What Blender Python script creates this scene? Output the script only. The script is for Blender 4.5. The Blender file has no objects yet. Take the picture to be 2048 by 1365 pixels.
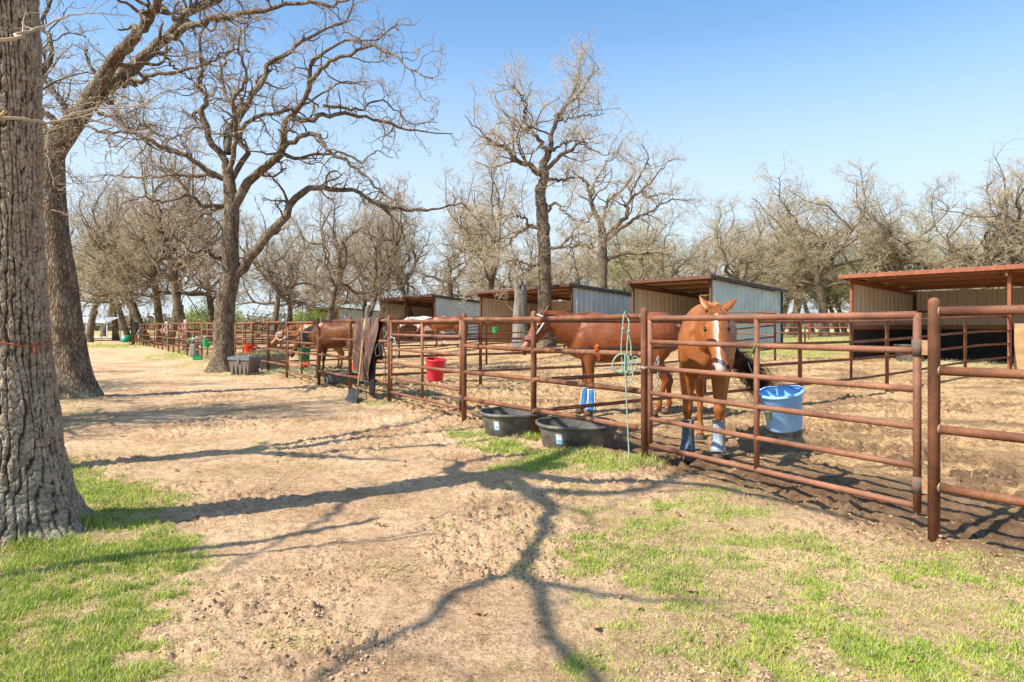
import bpy, bmesh, math, random
import numpy as np
from mathutils import Vector, Matrix

# ------------------------------------------------------------------ camera, light
S = bpy.context.scene
COL = S.collection
EYE = 1.42; F = 1365.0; HOR = 651.0
cam = bpy.data.cameras.new('camera'); camo = bpy.data.objects.new('camera', cam); COL.objects.link(camo)
camo.location = (0, 0, EYE); camo.rotation_euler = (math.radians(90), 0, 0)
cam.lens = 24; cam.sensor_width = 36; cam.shift_y = -31.5/2048; cam.clip_start = 0.05; cam.clip_end = 6000
S.camera = camo
LX, LY = 0.85, 0.527; EL = math.radians(47)
w = bpy.data.worlds.new('World'); S.world = w; w.use_nodes = True
wn = w.node_tree.nodes; wl = w.node_tree.links
bg = wn['Background']; sky = wn.new('ShaderNodeTexSky'); sky.sky_type = 'NISHITA'; sky.sun_disc = False
sky.sun_elevation = EL; sky.sun_rotation = math.atan2(-LX, -LY) % (2*math.pi)
sky.air_density = 1.05; sky.dust_density = 1.2; sky.ozone_density = 2.6; sky.altitude = 200
tint = wn.new('ShaderNodeMix'); tint.data_type = 'RGBA'; tint.blend_type = 'MULTIPLY'; tint.inputs[0].default_value = 1
tint.inputs[7].default_value = (.76, 1.02, 1.12, 1); wl.new(sky.outputs[0], tint.inputs[6]); 
wtc = wn.new('ShaderNodeTexCoord'); wsp = wn.new('ShaderNodeSeparateXYZ'); wl.new(wtc.outputs['Generated'], wsp.inputs[0])
wr = wn.new('ShaderNodeValToRGB'); _e = wr.color_ramp.elements; _e[0].position = 0; _e[0].color = (.9, .9, .9, 1); _e[1].position = .46; _e[1].color = (0, 0, 0, 1)
for _p, _v in ((.2, .68), (.3, .32), (.38, .08)): _q = _e.new(_p); _q.color = (_v, _v, _v, 1)
hz = wn.new('ShaderNodeMix'); hz.data_type = 'RGBA'; hz.inputs[7].default_value = (3.7, 4.15, 4.5, 1)
wl.new(wsp.outputs[2], wr.inputs[0]); wl.new(wr.outputs[0], hz.inputs[0]); wl.new(tint.outputs[2], hz.inputs[6]); wl.new(hz.outputs[2], bg.inputs[0]); bg.inputs[1].default_value = 0.138
sun = bpy.data.lights.new('sun', 'SUN'); suno = bpy.data.objects.new('sun', sun); COL.objects.link(suno)
sun.energy = 5.0; sun.angle = math.radians(0.53); sun.color = (1.0, 0.925, 0.79)
suno.rotation_euler = Vector((LX*math.cos(EL), LY*math.cos(EL), -math.sin(EL))).to_track_quat('-Z', 'Y').to_euler()
S.view_settings.view_transform = 'Standard'; S.view_settings.look = 'None'
S.view_settings.exposure = 0.72; S.view_settings.gamma = 1
S.cycles.max_bounces = 6; S.cycles.diffuse_bounces = 3; S.cycles.transparent_max_bounces = 6

rng = np.random.default_rng(7); random.seed(7)
R = random.uniform

# ------------------------------------------------------------------ noise
def _h(ix, iy, s):
    n = (ix.astype(np.int64)*374761393 + iy.astype(np.int64)*668265263 + s*974634777) & 0xffffffff
    n = ((n ^ (n >> 13))*1274126177) & 0xffffffff
    n = ((n ^ (n >> 16))*2246822519) & 0xffffffff
    return ((n ^ (n >> 15)) & 0xffffff)/float(0xffffff)
def vn(x, y, s=0):
    x = np.asarray(x, float); y = np.asarray(y, float)
    ix = np.floor(x); iy = np.floor(y); fx = x-ix; fy = y-iy
    fx = fx*fx*fx*(fx*(fx*6-15)+10); fy = fy*fy*fy*(fy*(fy*6-15)+10)
    a = _h(ix, iy, s); b = _h(ix+1, iy, s); c = _h(ix, iy+1, s); d = _h(ix+1, iy+1, s)
    return (a*(1-fx)+b*fx)*(1-fy)+(c*(1-fx)+d*fx)*fy
def fbm(x, y, s=0, o=4):
    t = 0; a = .5; k = 0
    for i in range(o):
        t = t+a*vn(x, y, s+i*17); k += a; a *= .55; x = x*2.03+3.1; y = y*2.03+1.7
    return t/k
def cell(x, y, s=0):
    ix = np.floor(x); iy = np.floor(y); f1 = np.full(np.shape(x), 9.); f2 = f1.copy(); idv = f1.copy()
    for dx in (-1, 0, 1):
        for dy in (-1, 0, 1):
            cx = ix+dx; cy = iy+dy
            px = cx+.1+.8*_h(cx, cy, s); py = cy+.1+.8*_h(cx, cy, s+5)
            d = np.hypot(px-x, py-y)
            m = d < f1
            f2 = np.where(m, f1, np.minimum(f2, d)); idv = np.where(m, _h(cx, cy, s+9), idv); f1 = np.where(m, d, f1)
    return f1, f2, idv
def ss(t): t = np.clip(t, 0, 1); return t*t*(3-2*t)

# ------------------------------------------------------------------ site geometry
A = np.array((2.80, 4.53)); U = np.array((-.555, .832)); N = np.array((.832, .555))
def base_h(x, y):
    d = (x-A[0])*N[0]+(y-A[1])*N[1]; s = (x-A[0])*U[0]+(y-A[1])*U[1]
    k = ss((s-7)/7)
    return .42*ss((d-9)/6)*k+.17*ss((d-8)/8)*(1-k)
def bh(x, y): return float(base_h(np.array(float(x)), np.array(float(y))))
def gp(px, py, zg=0.0):
    Y = F*(EYE-zg)/(py-HOR); return np.array(((px-1024)/F*Y, Y))
def wp(px, py, Y): return Vector(((px-1024)/F*Y, Y, EYE+(HOR-py)*Y/F))

# ------------------------------------------------------------------ tagging, mesh helpers
def tag(o, label=None, cat=None, group=None, kind=None):
    if label: o['label'] = label
    if cat: o['category'] = cat
    if group: o['group'] = group
    if kind: o['kind'] = kind
    return o
def thing(name, label, cat, loc=(0, 0, 0), rz=0, group=None):
    o = bpy.data.objects.new(name, None); o.empty_display_size = .2; COL.objects.link(o)
    o.location = loc; o.rotation_euler = (0, 0, rz)
    return tag(o, label, cat, group)
def link_mesh(name, me, mats, parent=None, loc=None):
    for m in (mats if isinstance(mats, (list, tuple)) else [mats]):
        me.materials.append(m)
    o = bpy.data.objects.new(name, me); COL.objects.link(o)
    if parent is not None: o.parent = parent
    if loc is not None: o.location = loc
    return o
def np_mesh(name, V, Q, smooth=True, midx=None):
    """V (n,3), Q (m,k) faces with equal k"""
    me = bpy.data.meshes.new(name); V = np.ascontiguousarray(V, np.float32); Q = np.ascontiguousarray(Q, np.int32)
    k = Q.shape[1]
    me.vertices.add(len(V)); me.vertices.foreach_set('co', V.ravel())
    me.loops.add(Q.size); me.loops.foreach_set('vertex_index', Q.ravel())
    me.polygons.add(len(Q)); me.polygons.foreach_set('loop_start', np.arange(0, Q.size, k, dtype=np.int32))
    me.polygons.foreach_set('loop_total', np.full(len(Q), k, np.int32))
    me.polygons.foreach_set('use_smooth', np.full(len(Q), smooth, bool))
    if midx is not None: me.polygons.foreach_set('material_index', np.ascontiguousarray(midx, np.int32))
    me.update(calc_edges=True)
    return me
class MB:
    """collects shapes into one mesh"""
    def __init__(s): s.v = []; s.f = []; s.sm = []
    def add(s, vs, fs, smooth=False):
        o = len(s.v); s.v += [tuple(v) for v in vs]; s.f += [tuple(i+o for i in f) for f in fs]; s.sm += [smooth]*len(fs); return s
    def box(s, c, size, M=None, bev=0):
        bm = bmesh.new(); bmesh.ops.create_cube(bm, size=1)
        for v in bm.verts: v.co = Vector((v.co.x*size[0], v.co.y*size[1], v.co.z*size[2]))
        if bev: bmesh.ops.bevel(bm, geom=list(bm.edges), offset=bev, segments=2, affect='EDGES', profile=.6)
        bm.verts.index_update()
        vs = [(M @ v.co if M else v.co)+Vector(c) for v in bm.verts]; fs = [[v.index for v in f.verts] for f in bm.faces]
        bm.free(); return s.add(vs, fs, False)
    def tube(s, pts, r, n=8, cap=True, smooth=True, flat=1.0):
        pts = [Vector(p) for p in pts]; m = len(pts); rr = r if isinstance(r, (list, tuple)) else [r]*m
        vs = []; ref = None
        for i, p in enumerate(pts):
            t = (pts[min(i+1, m-1)]-pts[max(i-1, 0)]).normalized()
            if ref is None: ref = t.orthogonal().normalized()
            ref = (ref-t*ref.dot(t)); ref = ref.normalized() if ref.length > 1e-6 else t.orthogonal().normalized()
            b = t.cross(ref)
            for k in range(n):
                a = 2*math.pi*k/n; vs.append(p+(ref*math.cos(a)+b*math.sin(a)*flat)*rr[i])
        fs = [[i*n+k, i*n+(k+1) % n, (i+1)*n+(k+1) % n, (i+1)*n+k] for i in range(m-1) for k in range(n)]
        s.add(vs, fs, smooth)
        if cap:
            o = len(s.v)-len(vs); s.f += [tuple(o+k for k in range(n))[::-1], tuple(o+(m-1)*n+k for k in range(n))]; s.sm += [False]*2
        return s
    def lathe(s, prof, c=(0, 0, 0), n=32, sx=1, sy=1, M=None):
        vs = []
        for r, z in prof:
            for k in range(n):
                a = 2*math.pi*k/n; v = Vector((r*math.cos(a)*sx, r*math.sin(a)*sy, z))
                vs.append((M @ v if M else v)+Vector(c))
        fs = [[i*n+k, i*n+(k+1) % n, (i+1)*n+(k+1) % n, (i+1)*n+k] for i in range(len(prof)-1) for k in range(n)]
        return s.add(vs, fs, True)
    def build(s, name, mat, parent=None, loc=None):
        me = bpy.data.meshes.new(name); me.from_pydata(s.v, [], s.f)
        me.polygons.foreach_set('use_smooth', s.sm); me.update()
        return link_mesh(name, me, mat, parent, loc)
def catmull(pts, n):
    P = np.array(pts, float); m = len(P)
    if m == 2: return P[0]+(P[1]-P[0])*np.linspace(0, 1, n)[:, None]
    Q = np.vstack([2*P[0]-P[1], P, 2*P[-1]-P[-2]]); t = np.linspace(0, m-1-1e-9, n); i = t.astype(int); u = (t-i)[:, None]
    a, b, c, d = Q[i], Q[i+1], Q[i+2], Q[i+3]
    return .5*((2*b)+(-a+c)*u+(2*a-5*b+4*c-d)*u*u+(-a+3*b-3*c+d)*u**3)

# ------------------------------------------------------------------ materials
def mat(name, c1, c2=None, scale=8, rough=.8, bump=0, bscale=None, metal=0, c3=None, stretch=(1, 1, 1), spec=.3, detail=6, lo=.35, hi=.65):
    m = bpy.data.materials.new(name); m.use_nodes = True; nt = m.node_tree; nd = nt.nodes; lk = nt.links
    b = nd['Principled BSDF']; b.inputs['Roughness'].default_value = rough; b.inputs['Metallic'].default_value = metal
    b.inputs['Specular IOR Level'].default_value = spec
    b.inputs['Base Color'].default_value = (*c1, 1)
    tc = nd.new('ShaderNodeTexCoord'); mp = nd.new('ShaderNodeMapping'); mp.inputs['Scale'].default_value = stretch
    lk.new(tc.outputs['Object'], mp.inputs[0])
    if c2:
        n = nd.new('ShaderNodeTexNoise'); n.inputs['Scale'].default_value = scale; n.inputs['Detail'].default_value = detail
        n.inputs['Roughness'].default_value = .65; lk.new(mp.outputs[0], n.inputs[0])
        r = nd.new('ShaderNodeValToRGB'); r.color_ramp.elements[0].position = lo; r.color_ramp.elements[1].position = hi
        r.color_ramp.elements[0].color = (*c1, 1); r.color_ramp.elements[1].color = (*c2, 1)
        if c3: e = r.color_ramp.elements.new((lo+hi)/2); e.color = (*c3, 1)
        lk.new(n.outputs['Fac'], r.inputs[0]); lk.new(r.outputs[0], b.inputs['Base Color'])
    if bump:
        n2 = nd.new('ShaderNodeTexNoise'); n2.inputs['Scale'].default_value = bscale or scale*4; n2.inputs['Detail'].default_value = 5
        lk.new(mp.outputs[0], n2.inputs[0]); bp = nd.new('ShaderNodeBump'); bp.inputs['Strength'].default_value = .8
        bp.inputs['Distance'].default_value = bump; lk.new(n2.outputs['Fac'], bp.inputs['Height']); lk.new(bp.outputs[0], b.inputs['Normal'])
    return m
def nodes(m): return m.node_tree.nodes, m.node_tree.links, m.node_tree.nodes['Principled BSDF']

M_rust = mat('rusty_pipe', (.10, .040, .021), (.31, .142, .074), 3, .72, .0012, 160, c3=(.205, .085, .043), spec=.35, lo=.3, hi=.68)
def _speck(m):
    nd, lk, b = nodes(m)
    n = nd.new('ShaderNodeTexNoise'); n.inputs['Scale'].default_value = 120; n.inputs['Detail'].default_value = 3
    tc = nd.new('ShaderNodeTexCoord'); lk.new(tc.outputs['Object'], n.inputs[0])
    r = nd.new('ShaderNodeValToRGB'); r.color_ramp.elements[0].position = .42; r.color_ramp.elements[1].position = .62
    r.color_ramp.elements[0].color = (.75, .7, .67, 1); r.color_ramp.elements[1].color = (1.08, 1.05, 1.02, 1)
    lk.new(n.outputs['Fac'], r.inputs[0])
    mx = nd.new('ShaderNodeMix'); mx.data_type = 'RGBA'; mx.blend_type = 'MULTIPLY'; mx.inputs[0].default_value = 1
    old = b.inputs['Base Color'].links[0].from_socket
    lk.new(old, mx.inputs[6]); lk.new(r.outputs[0], mx.inputs[7]); lk.new(mx.outputs[2], b.inputs['Base Color'])
_speck(M_rust)
M_gate = mat('gate_pipe', (.12, .05, .029), (.33, .152, .086), 2.6, .66, .0008, 160, c3=(.225, .098, .056), spec=.4, lo=.3, hi=.68); _speck(M_gate)
M_weld = mat('weld_steel', (.35, .24, .18), (.5, .4, .33), 60, .5, .002, 120, metal=.3)
M_hinge = mat('hinge_steel', (.07, .10, .11), (.22, .10, .05), 30, .9, .001, 80)
M_plate = mat('hinge_plate', (.45, .30, .17), (.32, .13, .06), 25, .6, .001, 80, metal=.2)
M_oxide = mat('oxide_paint', (.22, .072, .038), (.31, .115, .062), 6, .6, .0008, 60)
M_oxdark = mat('dark_oxide_paint', (.12, .05, .03), (.17, .07, .045), 5, .6, .0008, 60)
M_dtrim = mat('dark_trim', (.05, .045, .04), (.075, .065, .055), 5, .6)
M_galv = mat('galvalume', (.36, .42, .42), (.48, .54, .54), 1.5, .42, metal=.35, spec=.5)
M_cream = mat('cream_metal', (.50, .43, .33), (.60, .53, .42), 1.8, .6, spec=.4, stretch=(1, 1, .3))
M_soffit = mat('roof_under', (.30, .20, .13), (.40, .28, .19), 3, .7)
M_plank = mat('kick_plank', (.26, .11, .045), (.38, .19, .09), 4, .85, .003, 30, stretch=(.3, .3, 3))
M_matt = mat('rubber_mat', (.018, .017, .017), (.04, .036, .034), 4, .8, .002, 20)
M_ply = mat('plywood', (.33, .19, .085), (.45, .29, .15), 2.2, .8, .001, 40, stretch=(1, 1, 3))
M_straw = mat('straw', (.62, .48, .25), (.42, .30, .13), 30, .9)
M_leaf = mat('dry_leaf', (.26, .13, .06), (.42, .25, .13), 6, .8)
M_clod = mat('clod_soil', (.34, .22, .14), (.54, .38, .25), 10, .95, .004, 60)
M_tub = mat('black_rubber', (.045, .047, .043), (.22, .20, .165), 5, .6, .001, 40, lo=.38, hi=.75, spec=.5)
M_white = mat('label_white', (.75, .77, .8), (.62, .66, .7), 12, .5)
M_lblue = mat('label_blue', (.16, .42, .68), (.3, .55, .75), 25, .5)
M_blue = mat('blue_plastic', (.16, .42, .84), (.36, .60, .90), 3.2, .42, spec=.5, lo=.3, hi=.75)
M_bluein = mat('blue_plastic_inside', (.16, .42, .78), (.32, .58, .84), 4, .5)
M_red = mat('red_plastic', (.78, .03, .05), (.68, .025, .045), 5, .45, spec=.5)
M_dred = mat('orange_red_plastic', (.80, .075, .02), (.68, .055, .015), 5, .5)
M_green = mat('green_plastic', (.012, .16, .075), (.02, .23, .11), 5, .5)
M_bgreen = mat('bright_green_plastic', (.02, .34, .12), (.03, .45, .17), 5, .5)
M_steel = mat('bright_steel', (.55, .55, .53), (.35, .33, .3), 30, .35, metal=.9)
M_dsteel = mat('dark_steel', (.06, .06, .06), (.12, .11, .1), 20, .5, metal=.5)
M_rope = mat('green_rope', (.16, .29, .22), (.34, .46, .36), 90, .85, .002, 200)
M_rope_d = mat('dark_rope', (.03, .045, .04), (.09, .10, .085), 80, .85)
M_rope_w = mat('pale_rope', (.62, .56, .47), (.45, .38, .3), 60, .9)
M_rope_p = mat('pink_rope', (.55, .25, .28), (.62, .42, .42), 40, .9)
M_strap = mat('green_strap', (.12, .15, .04), (.2, .23, .08), 30, .8)
M_twine = mat('orange_twine', (.62, .14, .04), (.5, .1, .03), 40, .9)
M_blanket = mat('brown_canvas', (.085, .045, .035), (.21, .13, .10), 3.5, .92, .0015, 60, lo=.35, hi=.75)
M_wood = mat('pale_handle', (.50, .29, .12), (.62, .40, .19), 12, .6, stretch=(4, 4, .5))
M_binlid = mat('grey_lid', (.10, .12, .145), (.15, .17, .2), 6, .6)
M_bin = mat('grey_brown_bin', (.13, .10, .085), (.2, .16, .135), 5, .7)
M_trough = mat('pale_grey_plastic', (.28, .28, .25), (.36, .35, .31), 5, .7)
M_salt = mat('salt_lick', (.75, .26, .16), (.85, .38, .26), 14, .6)
M_hoof = mat('hoof', (.05, .035, .025), (.13, .09, .06), 25, .6)
M_black = mat('black_gloss', (.008, .006, .005), None, rough=.12, spec=.6)
M_nostril = mat('nostril', (.03, .015, .012), None, rough=.8)
M_bootb2 = mat('bright_blue_boot', (.02, .13, .42), (.05, .24, .6), 20, .75)
M_bootb = mat('blue_boot', (.035, .055, .10), (.10, .145, .21), 24, .75)
M_bootg = mat('boot_trim', (.20, .165, .13), (.32, .28, .23), 20, .8)
M_bootp = mat('pale_boot', (.20, .24, .30), (.36, .39, .43), 12, .8)
M_booto = mat('orange_boot', (.85, .10, .02), (.7, .08, .02), 9, .75)
M_halter = mat('halter_leather', (.16, .055, .04), (.22, .085, .06), 30, .7)
M_hwhite = mat('white_web', (.62, .62, .58), (.75, .74, .7), 40, .8)
M_redpipe = mat('red_pipe_paint', (.45, .06, .04), (.35, .08, .05), 5, .6)
M_carport = mat('carport_metal', (.62, .70, .82), (.72, .78, .86), 2, .4, metal=.3)
M_wire = mat('wire', (.25, .25, .24), None, rough=.5, metal=.7)
M_dead = mat('dead_wood', (.11, .10, .085), (.28, .25, .21), 6, .9, .02, 14, stretch=(1, 1, .25))

def bark_mat(name, dark, light, lichen, scale=1.0, bump=.02, twigs=False):
    m = mat(name, dark, light, 7*scale, .92, 0, stretch=(1, 1, .3), spec=.15)
    nd, lk, b = nodes(m)
    tc = nd.new('ShaderNodeTexCoord'); mp = nd.new('ShaderNodeMapping'); mp.inputs['Scale'].default_value = (1, 1, .33)
    lk.new(tc.outputs['Object'], mp.inputs[0])
    nz = nd.new('ShaderNodeTexNoise'); nz.inputs['Scale'].default_value = 9; lk.new(mp.outputs[0], nz.inputs[0])
    mx0 = nd.new('ShaderNodeMix'); mx0.data_type = 'RGBA'; mx0.blend_type = 'ADD'; mx0.inputs[0].default_value = .12
    lk.new(mp.outputs[0], mx0.inputs[6]); lk.new(nz.outputs['Color'], mx0.inputs[7])
    v = nd.new('ShaderNodeTexVoronoi'); v.feature = 'DISTANCE_TO_EDGE'; v.inputs['Scale'].default_value = 20*scale
    lk.new(mx0.outputs[2], v.inputs[0])
    r = nd.new('ShaderNodeValToRGB'); r.color_ramp.elements[0].position = 0; r.color_ramp.elements[1].position = .22
    r.color_ramp.elements[0].color = (.30, .26, .23, 1); r.color_ramp.elements[1].color = (1, 1, 1, 1)
    lk.new(v.outputs['Distance'], r.inputs[0])
    mx = nd.new('ShaderNodeMix'); mx.data_type = 'RGBA'; mx.blend_type = 'MULTIPLY'; mx.inputs[0].default_value = .85
    old = b.inputs['Base Color'].links[0].from_socket
    lk.new(old, mx.inputs[6]); lk.new(r.outputs[0], mx.inputs[7])
    n3 = nd.new('ShaderNodeTexNoise'); n3.inputs['Scale'].default_value = 3.5; n3.inputs['Detail'].default_value = 8; lk.new(tc.outputs['Object'], n3.inputs[0])
    r3 = nd.new('ShaderNodeValToRGB'); r3.color_ramp.elements[0].position = .55; r3.color_ramp.elements[1].position = .68
    r3.color_ramp.elements[0].color = (0, 0, 0, 1); r3.color_ramp.elements[1].color = (.6, .6, .6, 1); lk.new(n3.outputs['Fac'], r3.inputs[0])
    mx2 = nd.new('ShaderNodeMix'); mx2.data_type = 'RGBA'; lk.new(r3.outputs[0], mx2.inputs[0]); lk.new(mx.outputs[2], mx2.inputs[6]); mx2.inputs[7].default_value = (*lichen, 1)
    lk.new(mx2.outputs[2], b.inputs['Base Color'])
    bp = nd.new('ShaderNodeBump'); bp.inputs['Strength'].default_value = 1; bp.inputs['Distance'].default_value = bump
    lk.new(r.outputs[0], bp.inputs['Height']); lk.new(bp.outputs[0], b.inputs['Normal'])
    return m
M_bark = bark_mat('oak_bark', (.13, .092, .06), (.33, .26, .19), (.26, .26, .19))
M_barkfar = mat('far_bark', (.075, .055, .038), (.21, .16, .11), 2.5, .95, spec=.1)
M_twig = mat('twig', (.22, .165, .11), (.42, .335, .235), 1.2, .9, spec=.15)
M_twigfar = mat('far_twig', (.34, .265, .175), (.54, .445, .32), .6, .95, spec=.1)
M_bud = mat('bud', (.46, .38, .20), (.60, .52, .28), .8, .9, spec=.1)
M_newleaf = mat('new_leaf', (.22, .34, .06), (.42, .46, .13), .7, .85, spec=.1)
M_paletwig = mat('pale_twig', (.40, .30, .20), (.52, .42, .30), 9, .85, .002, 60)

# ------------------------------------------------------------------ ground
def inpoly(px, py, poly):
    c = np.zeros(px.shape, bool); n = len(poly); j = n-1
    for i in range(n):
        xi, yi = poly[i]; xj, yj = poly[j]
        c ^= ((yi > py) != (yj > py)) & (px < (xj-xi)*(py-yi)/((yj-yi) or 1e-9)+xi); j = i
    return c
def mkpoly(pts, zg=0.): return [tuple(gp(a, b, zg)) for a, b in pts]
# (outline, cover, wobble in metres)
GR = [(mkpoly([(-700, 915), (120, 925), (190, 940), (320, 985), (330, 1030), (345, 1090), (330, 1180), (350, 1250), (330, 1380), (300, 1900), (-2500, 1900)]), 1.02, .20),
      (mkpoly([(1120, 985), (1230, 1005), (1300, 1000), (1400, 965), (1500, 1000), (1620, 1060), (1850, 1100), (2100, 1120), (2600, 1300), (2600, 1900), (1250, 1900), (1150, 1365), (1230, 1260), (1180, 1150), (1160, 1050)]), .68, .35),
      (mkpoly([(890, 842), (960, 860), (1010, 882), (1060, 892), (1075, 915), (1010, 912), (930, 895), (880, 862)]), .78, .10),
      (mkpoly([(1060, 915), (1110, 905), (1180, 905), (1235, 918), (1292, 918), (1300, 935), (1220, 948), (1100, 950), (1020, 940), (960, 945), (1000, 925)]), .85, .10),
      (mkpoly([(600, 772), (640, 782), (700, 792), (700, 806), (650, 800), (610, 786)]), .5, .2),
      (mkpoly([(712, 800), (780, 799), (782, 812), (730, 814)]), .85, .1),
      (mkpoly([(110, 800), (190, 795), (225, 805), (210, 850), (130, 860), (110, 880)]), .5, .3),
      (mkpoly([(90, 925), (330, 975), (300, 990), (90, 960)]), .4, .2),
      (mkpoly([(395, 748), (425, 735), (440, 752), (480, 745), (510, 752), (480, 762), (440, 756)]), .6, .2),
      (mkpoly([(268, 716), (300, 710), (360, 701), (420, 701), (400, 712), (340, 722), (290, 721)]), .9, .6),
      (mkpoly([(350, 726), (425, 716), (425, 745), (400, 744), (360, 736)]), .6, .6),
      (mkpoly([(-500, 684.5), (100, 685), (290, 687), (300, 697), (160, 696), (-500, 697)]), .9, .8),
      ([(7.7, 22.4), (11, 23.0), (16, 32), (22, 45), (60, 60), (60, 90), (-10, 90), (2, 50), (8.5, 30)], .9, .5),
      ([(16.5, 31), (60, 0), (90, 90), (20, 60)], .9, .5),
      ([(-90, 70), (90, 70), (400, 900), (-400, 900)], .8, 2.)]
def grass_cover(x, y, j=0.):
    out = np.zeros(x.shape); jx = rng.normal(0, 1, x.shape)*j; jy = rng.normal(0, 1, x.shape)*j
    for poly, cov, wob in GR:
        wx = x+(fbm(x*2.2/ (1+wob), y*2.2/(1+wob), 3)-.5)*wob*3.2; wy = y+(fbm(x*2.2/(1+wob), y*2.2/(1+wob), 43)-.5)*wob*3.2
        wx = wx+(vn(x*11, y*11, 7)-.5)*wob*1.3; wy = wy+(vn(x*11, y*11, 8)-.5)*wob*1.3+jy*wob; wx = wx+jx*wob
        out = np.maximum(out, inpoly(wx, wy, poly)*cov)
    return out
def grass_density(x, y):
    c = grass_cover(x, y, .55)
    n = fbm(x*3.1, y*3.1, 91, 4)*.6+fbm(x*9, y*9, 12, 2)*.4
    sp_ = .16*ss((fbm(x*.55, y*.55, 301, 3)-.50)/.1)*ss((vn(x*7, y*7, 302)-.62)/.1)*(1-pen_mask(x, y))*(np.hypot(x, y) < 14)
    return np.where(c > 0, np.clip(c*.10+.92*ss((n-(.70-.40*c))/.27), 0, 1), sp_)
def pen_mask(x, y):
    d = (x-A[0])*N[0]+(y-A[1])*N[1]+(fbm(x*1.5, y*1.5, 55)-.5)*.5
    s = (x-A[0])*U[0]+(y-A[1])*U[1]
    return ss((d+.1)/.5)*ss((25-d)/4)
def hole_depth(x, y):
    p = pen_mask(x, y)
    return p
def n2f(x, y): return vn(x*9, y*9, 71)-.5
def ground_h(x, y):
    r = np.hypot(x, y); k = np.clip(1-(r-14)/30, 0, 1)
    p = pen_mask(x, y)
    wx = x+.12*fbm(x*3, y*3, 8, 2); wy = y+.12*fbm(x*3, y*3, 9, 2)
    f1, f2, _ = cell(wx*5.5, wy*5.5, 3); g1, g2, _ = cell(wx*14, wy*14, 6)
    n = fbm(x*.8, y*.8, 21, 3)-.5; n2 = fbm(x*6, y*6, 31, 4)-.5; n3 = fbm(x*26, y*26, 61, 3)-.5
    g = grass_cover(x, y)
    amp = (1.25+.75*p)*(1-.5*g)
    # soft worn path hoof marks: shallow pits with raised rims
    pit = -np.exp(-(f1/.32)**2)*.032+np.exp(-((f1-.52)/.16)**2)*.008
    rough = fbm(x*.9, y*.9, 77, 3); rk = ss((rough-.38)/.22); q1, q2, qi = cell(wx*11+2*n2f(x, y), wy*11, 203); crumb = ss((q2-q1)/.30)*(qi-.15)
    rd = 1-np.abs(2*fbm(x*7.5, y*7.5, 131, 4)-1)**.8; rd2 = fbm(x*14, y*14, 141, 3)-.5
    z = n*.03+amp*k*(n2*.026+(rd-.6)*.013*(.35+rk)+rd2*.018*(.4+rk)+n3*.017*(.5+rk)+crumb*.019*(.25+rk)+pit*rk*(.5+.9*p)+(.5-g1)*.010*rk)
    # sloping drop and churned mud just inside the near gate
    d = (x-A[0])*N[0]+(y-A[1])*N[1]; s = (x-A[0])*U[0]+(y-A[1])*U[1]
    mud = np.exp(-((d-.55)/.45)**2)*ss((s+4)/2)*ss((4.5-s)/1.5)
    z = z-mud*(.035+.05*fbm(x*5, y*5, 5, 3)) + mud*(.5-f1)*.035
    # trunk mounds
    for tx, ty, a, w_ in ((-3.235, 4.5, .07, .55), (-8.25, 13.1, .05, .7), (-8.45, 20.2, .06, .6), (.9, 7.55, .05, .35), (1.4, 7.3, .03, .3)):
        z = z+a*np.exp(-((x-tx)**2+(y-ty)**2)/(2*w_*w_))
    return z+base_h(x, y)
def GH(x, y): return float(ground_h(np.array([float(x)]), np.array([float(y)]))[0])

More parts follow.
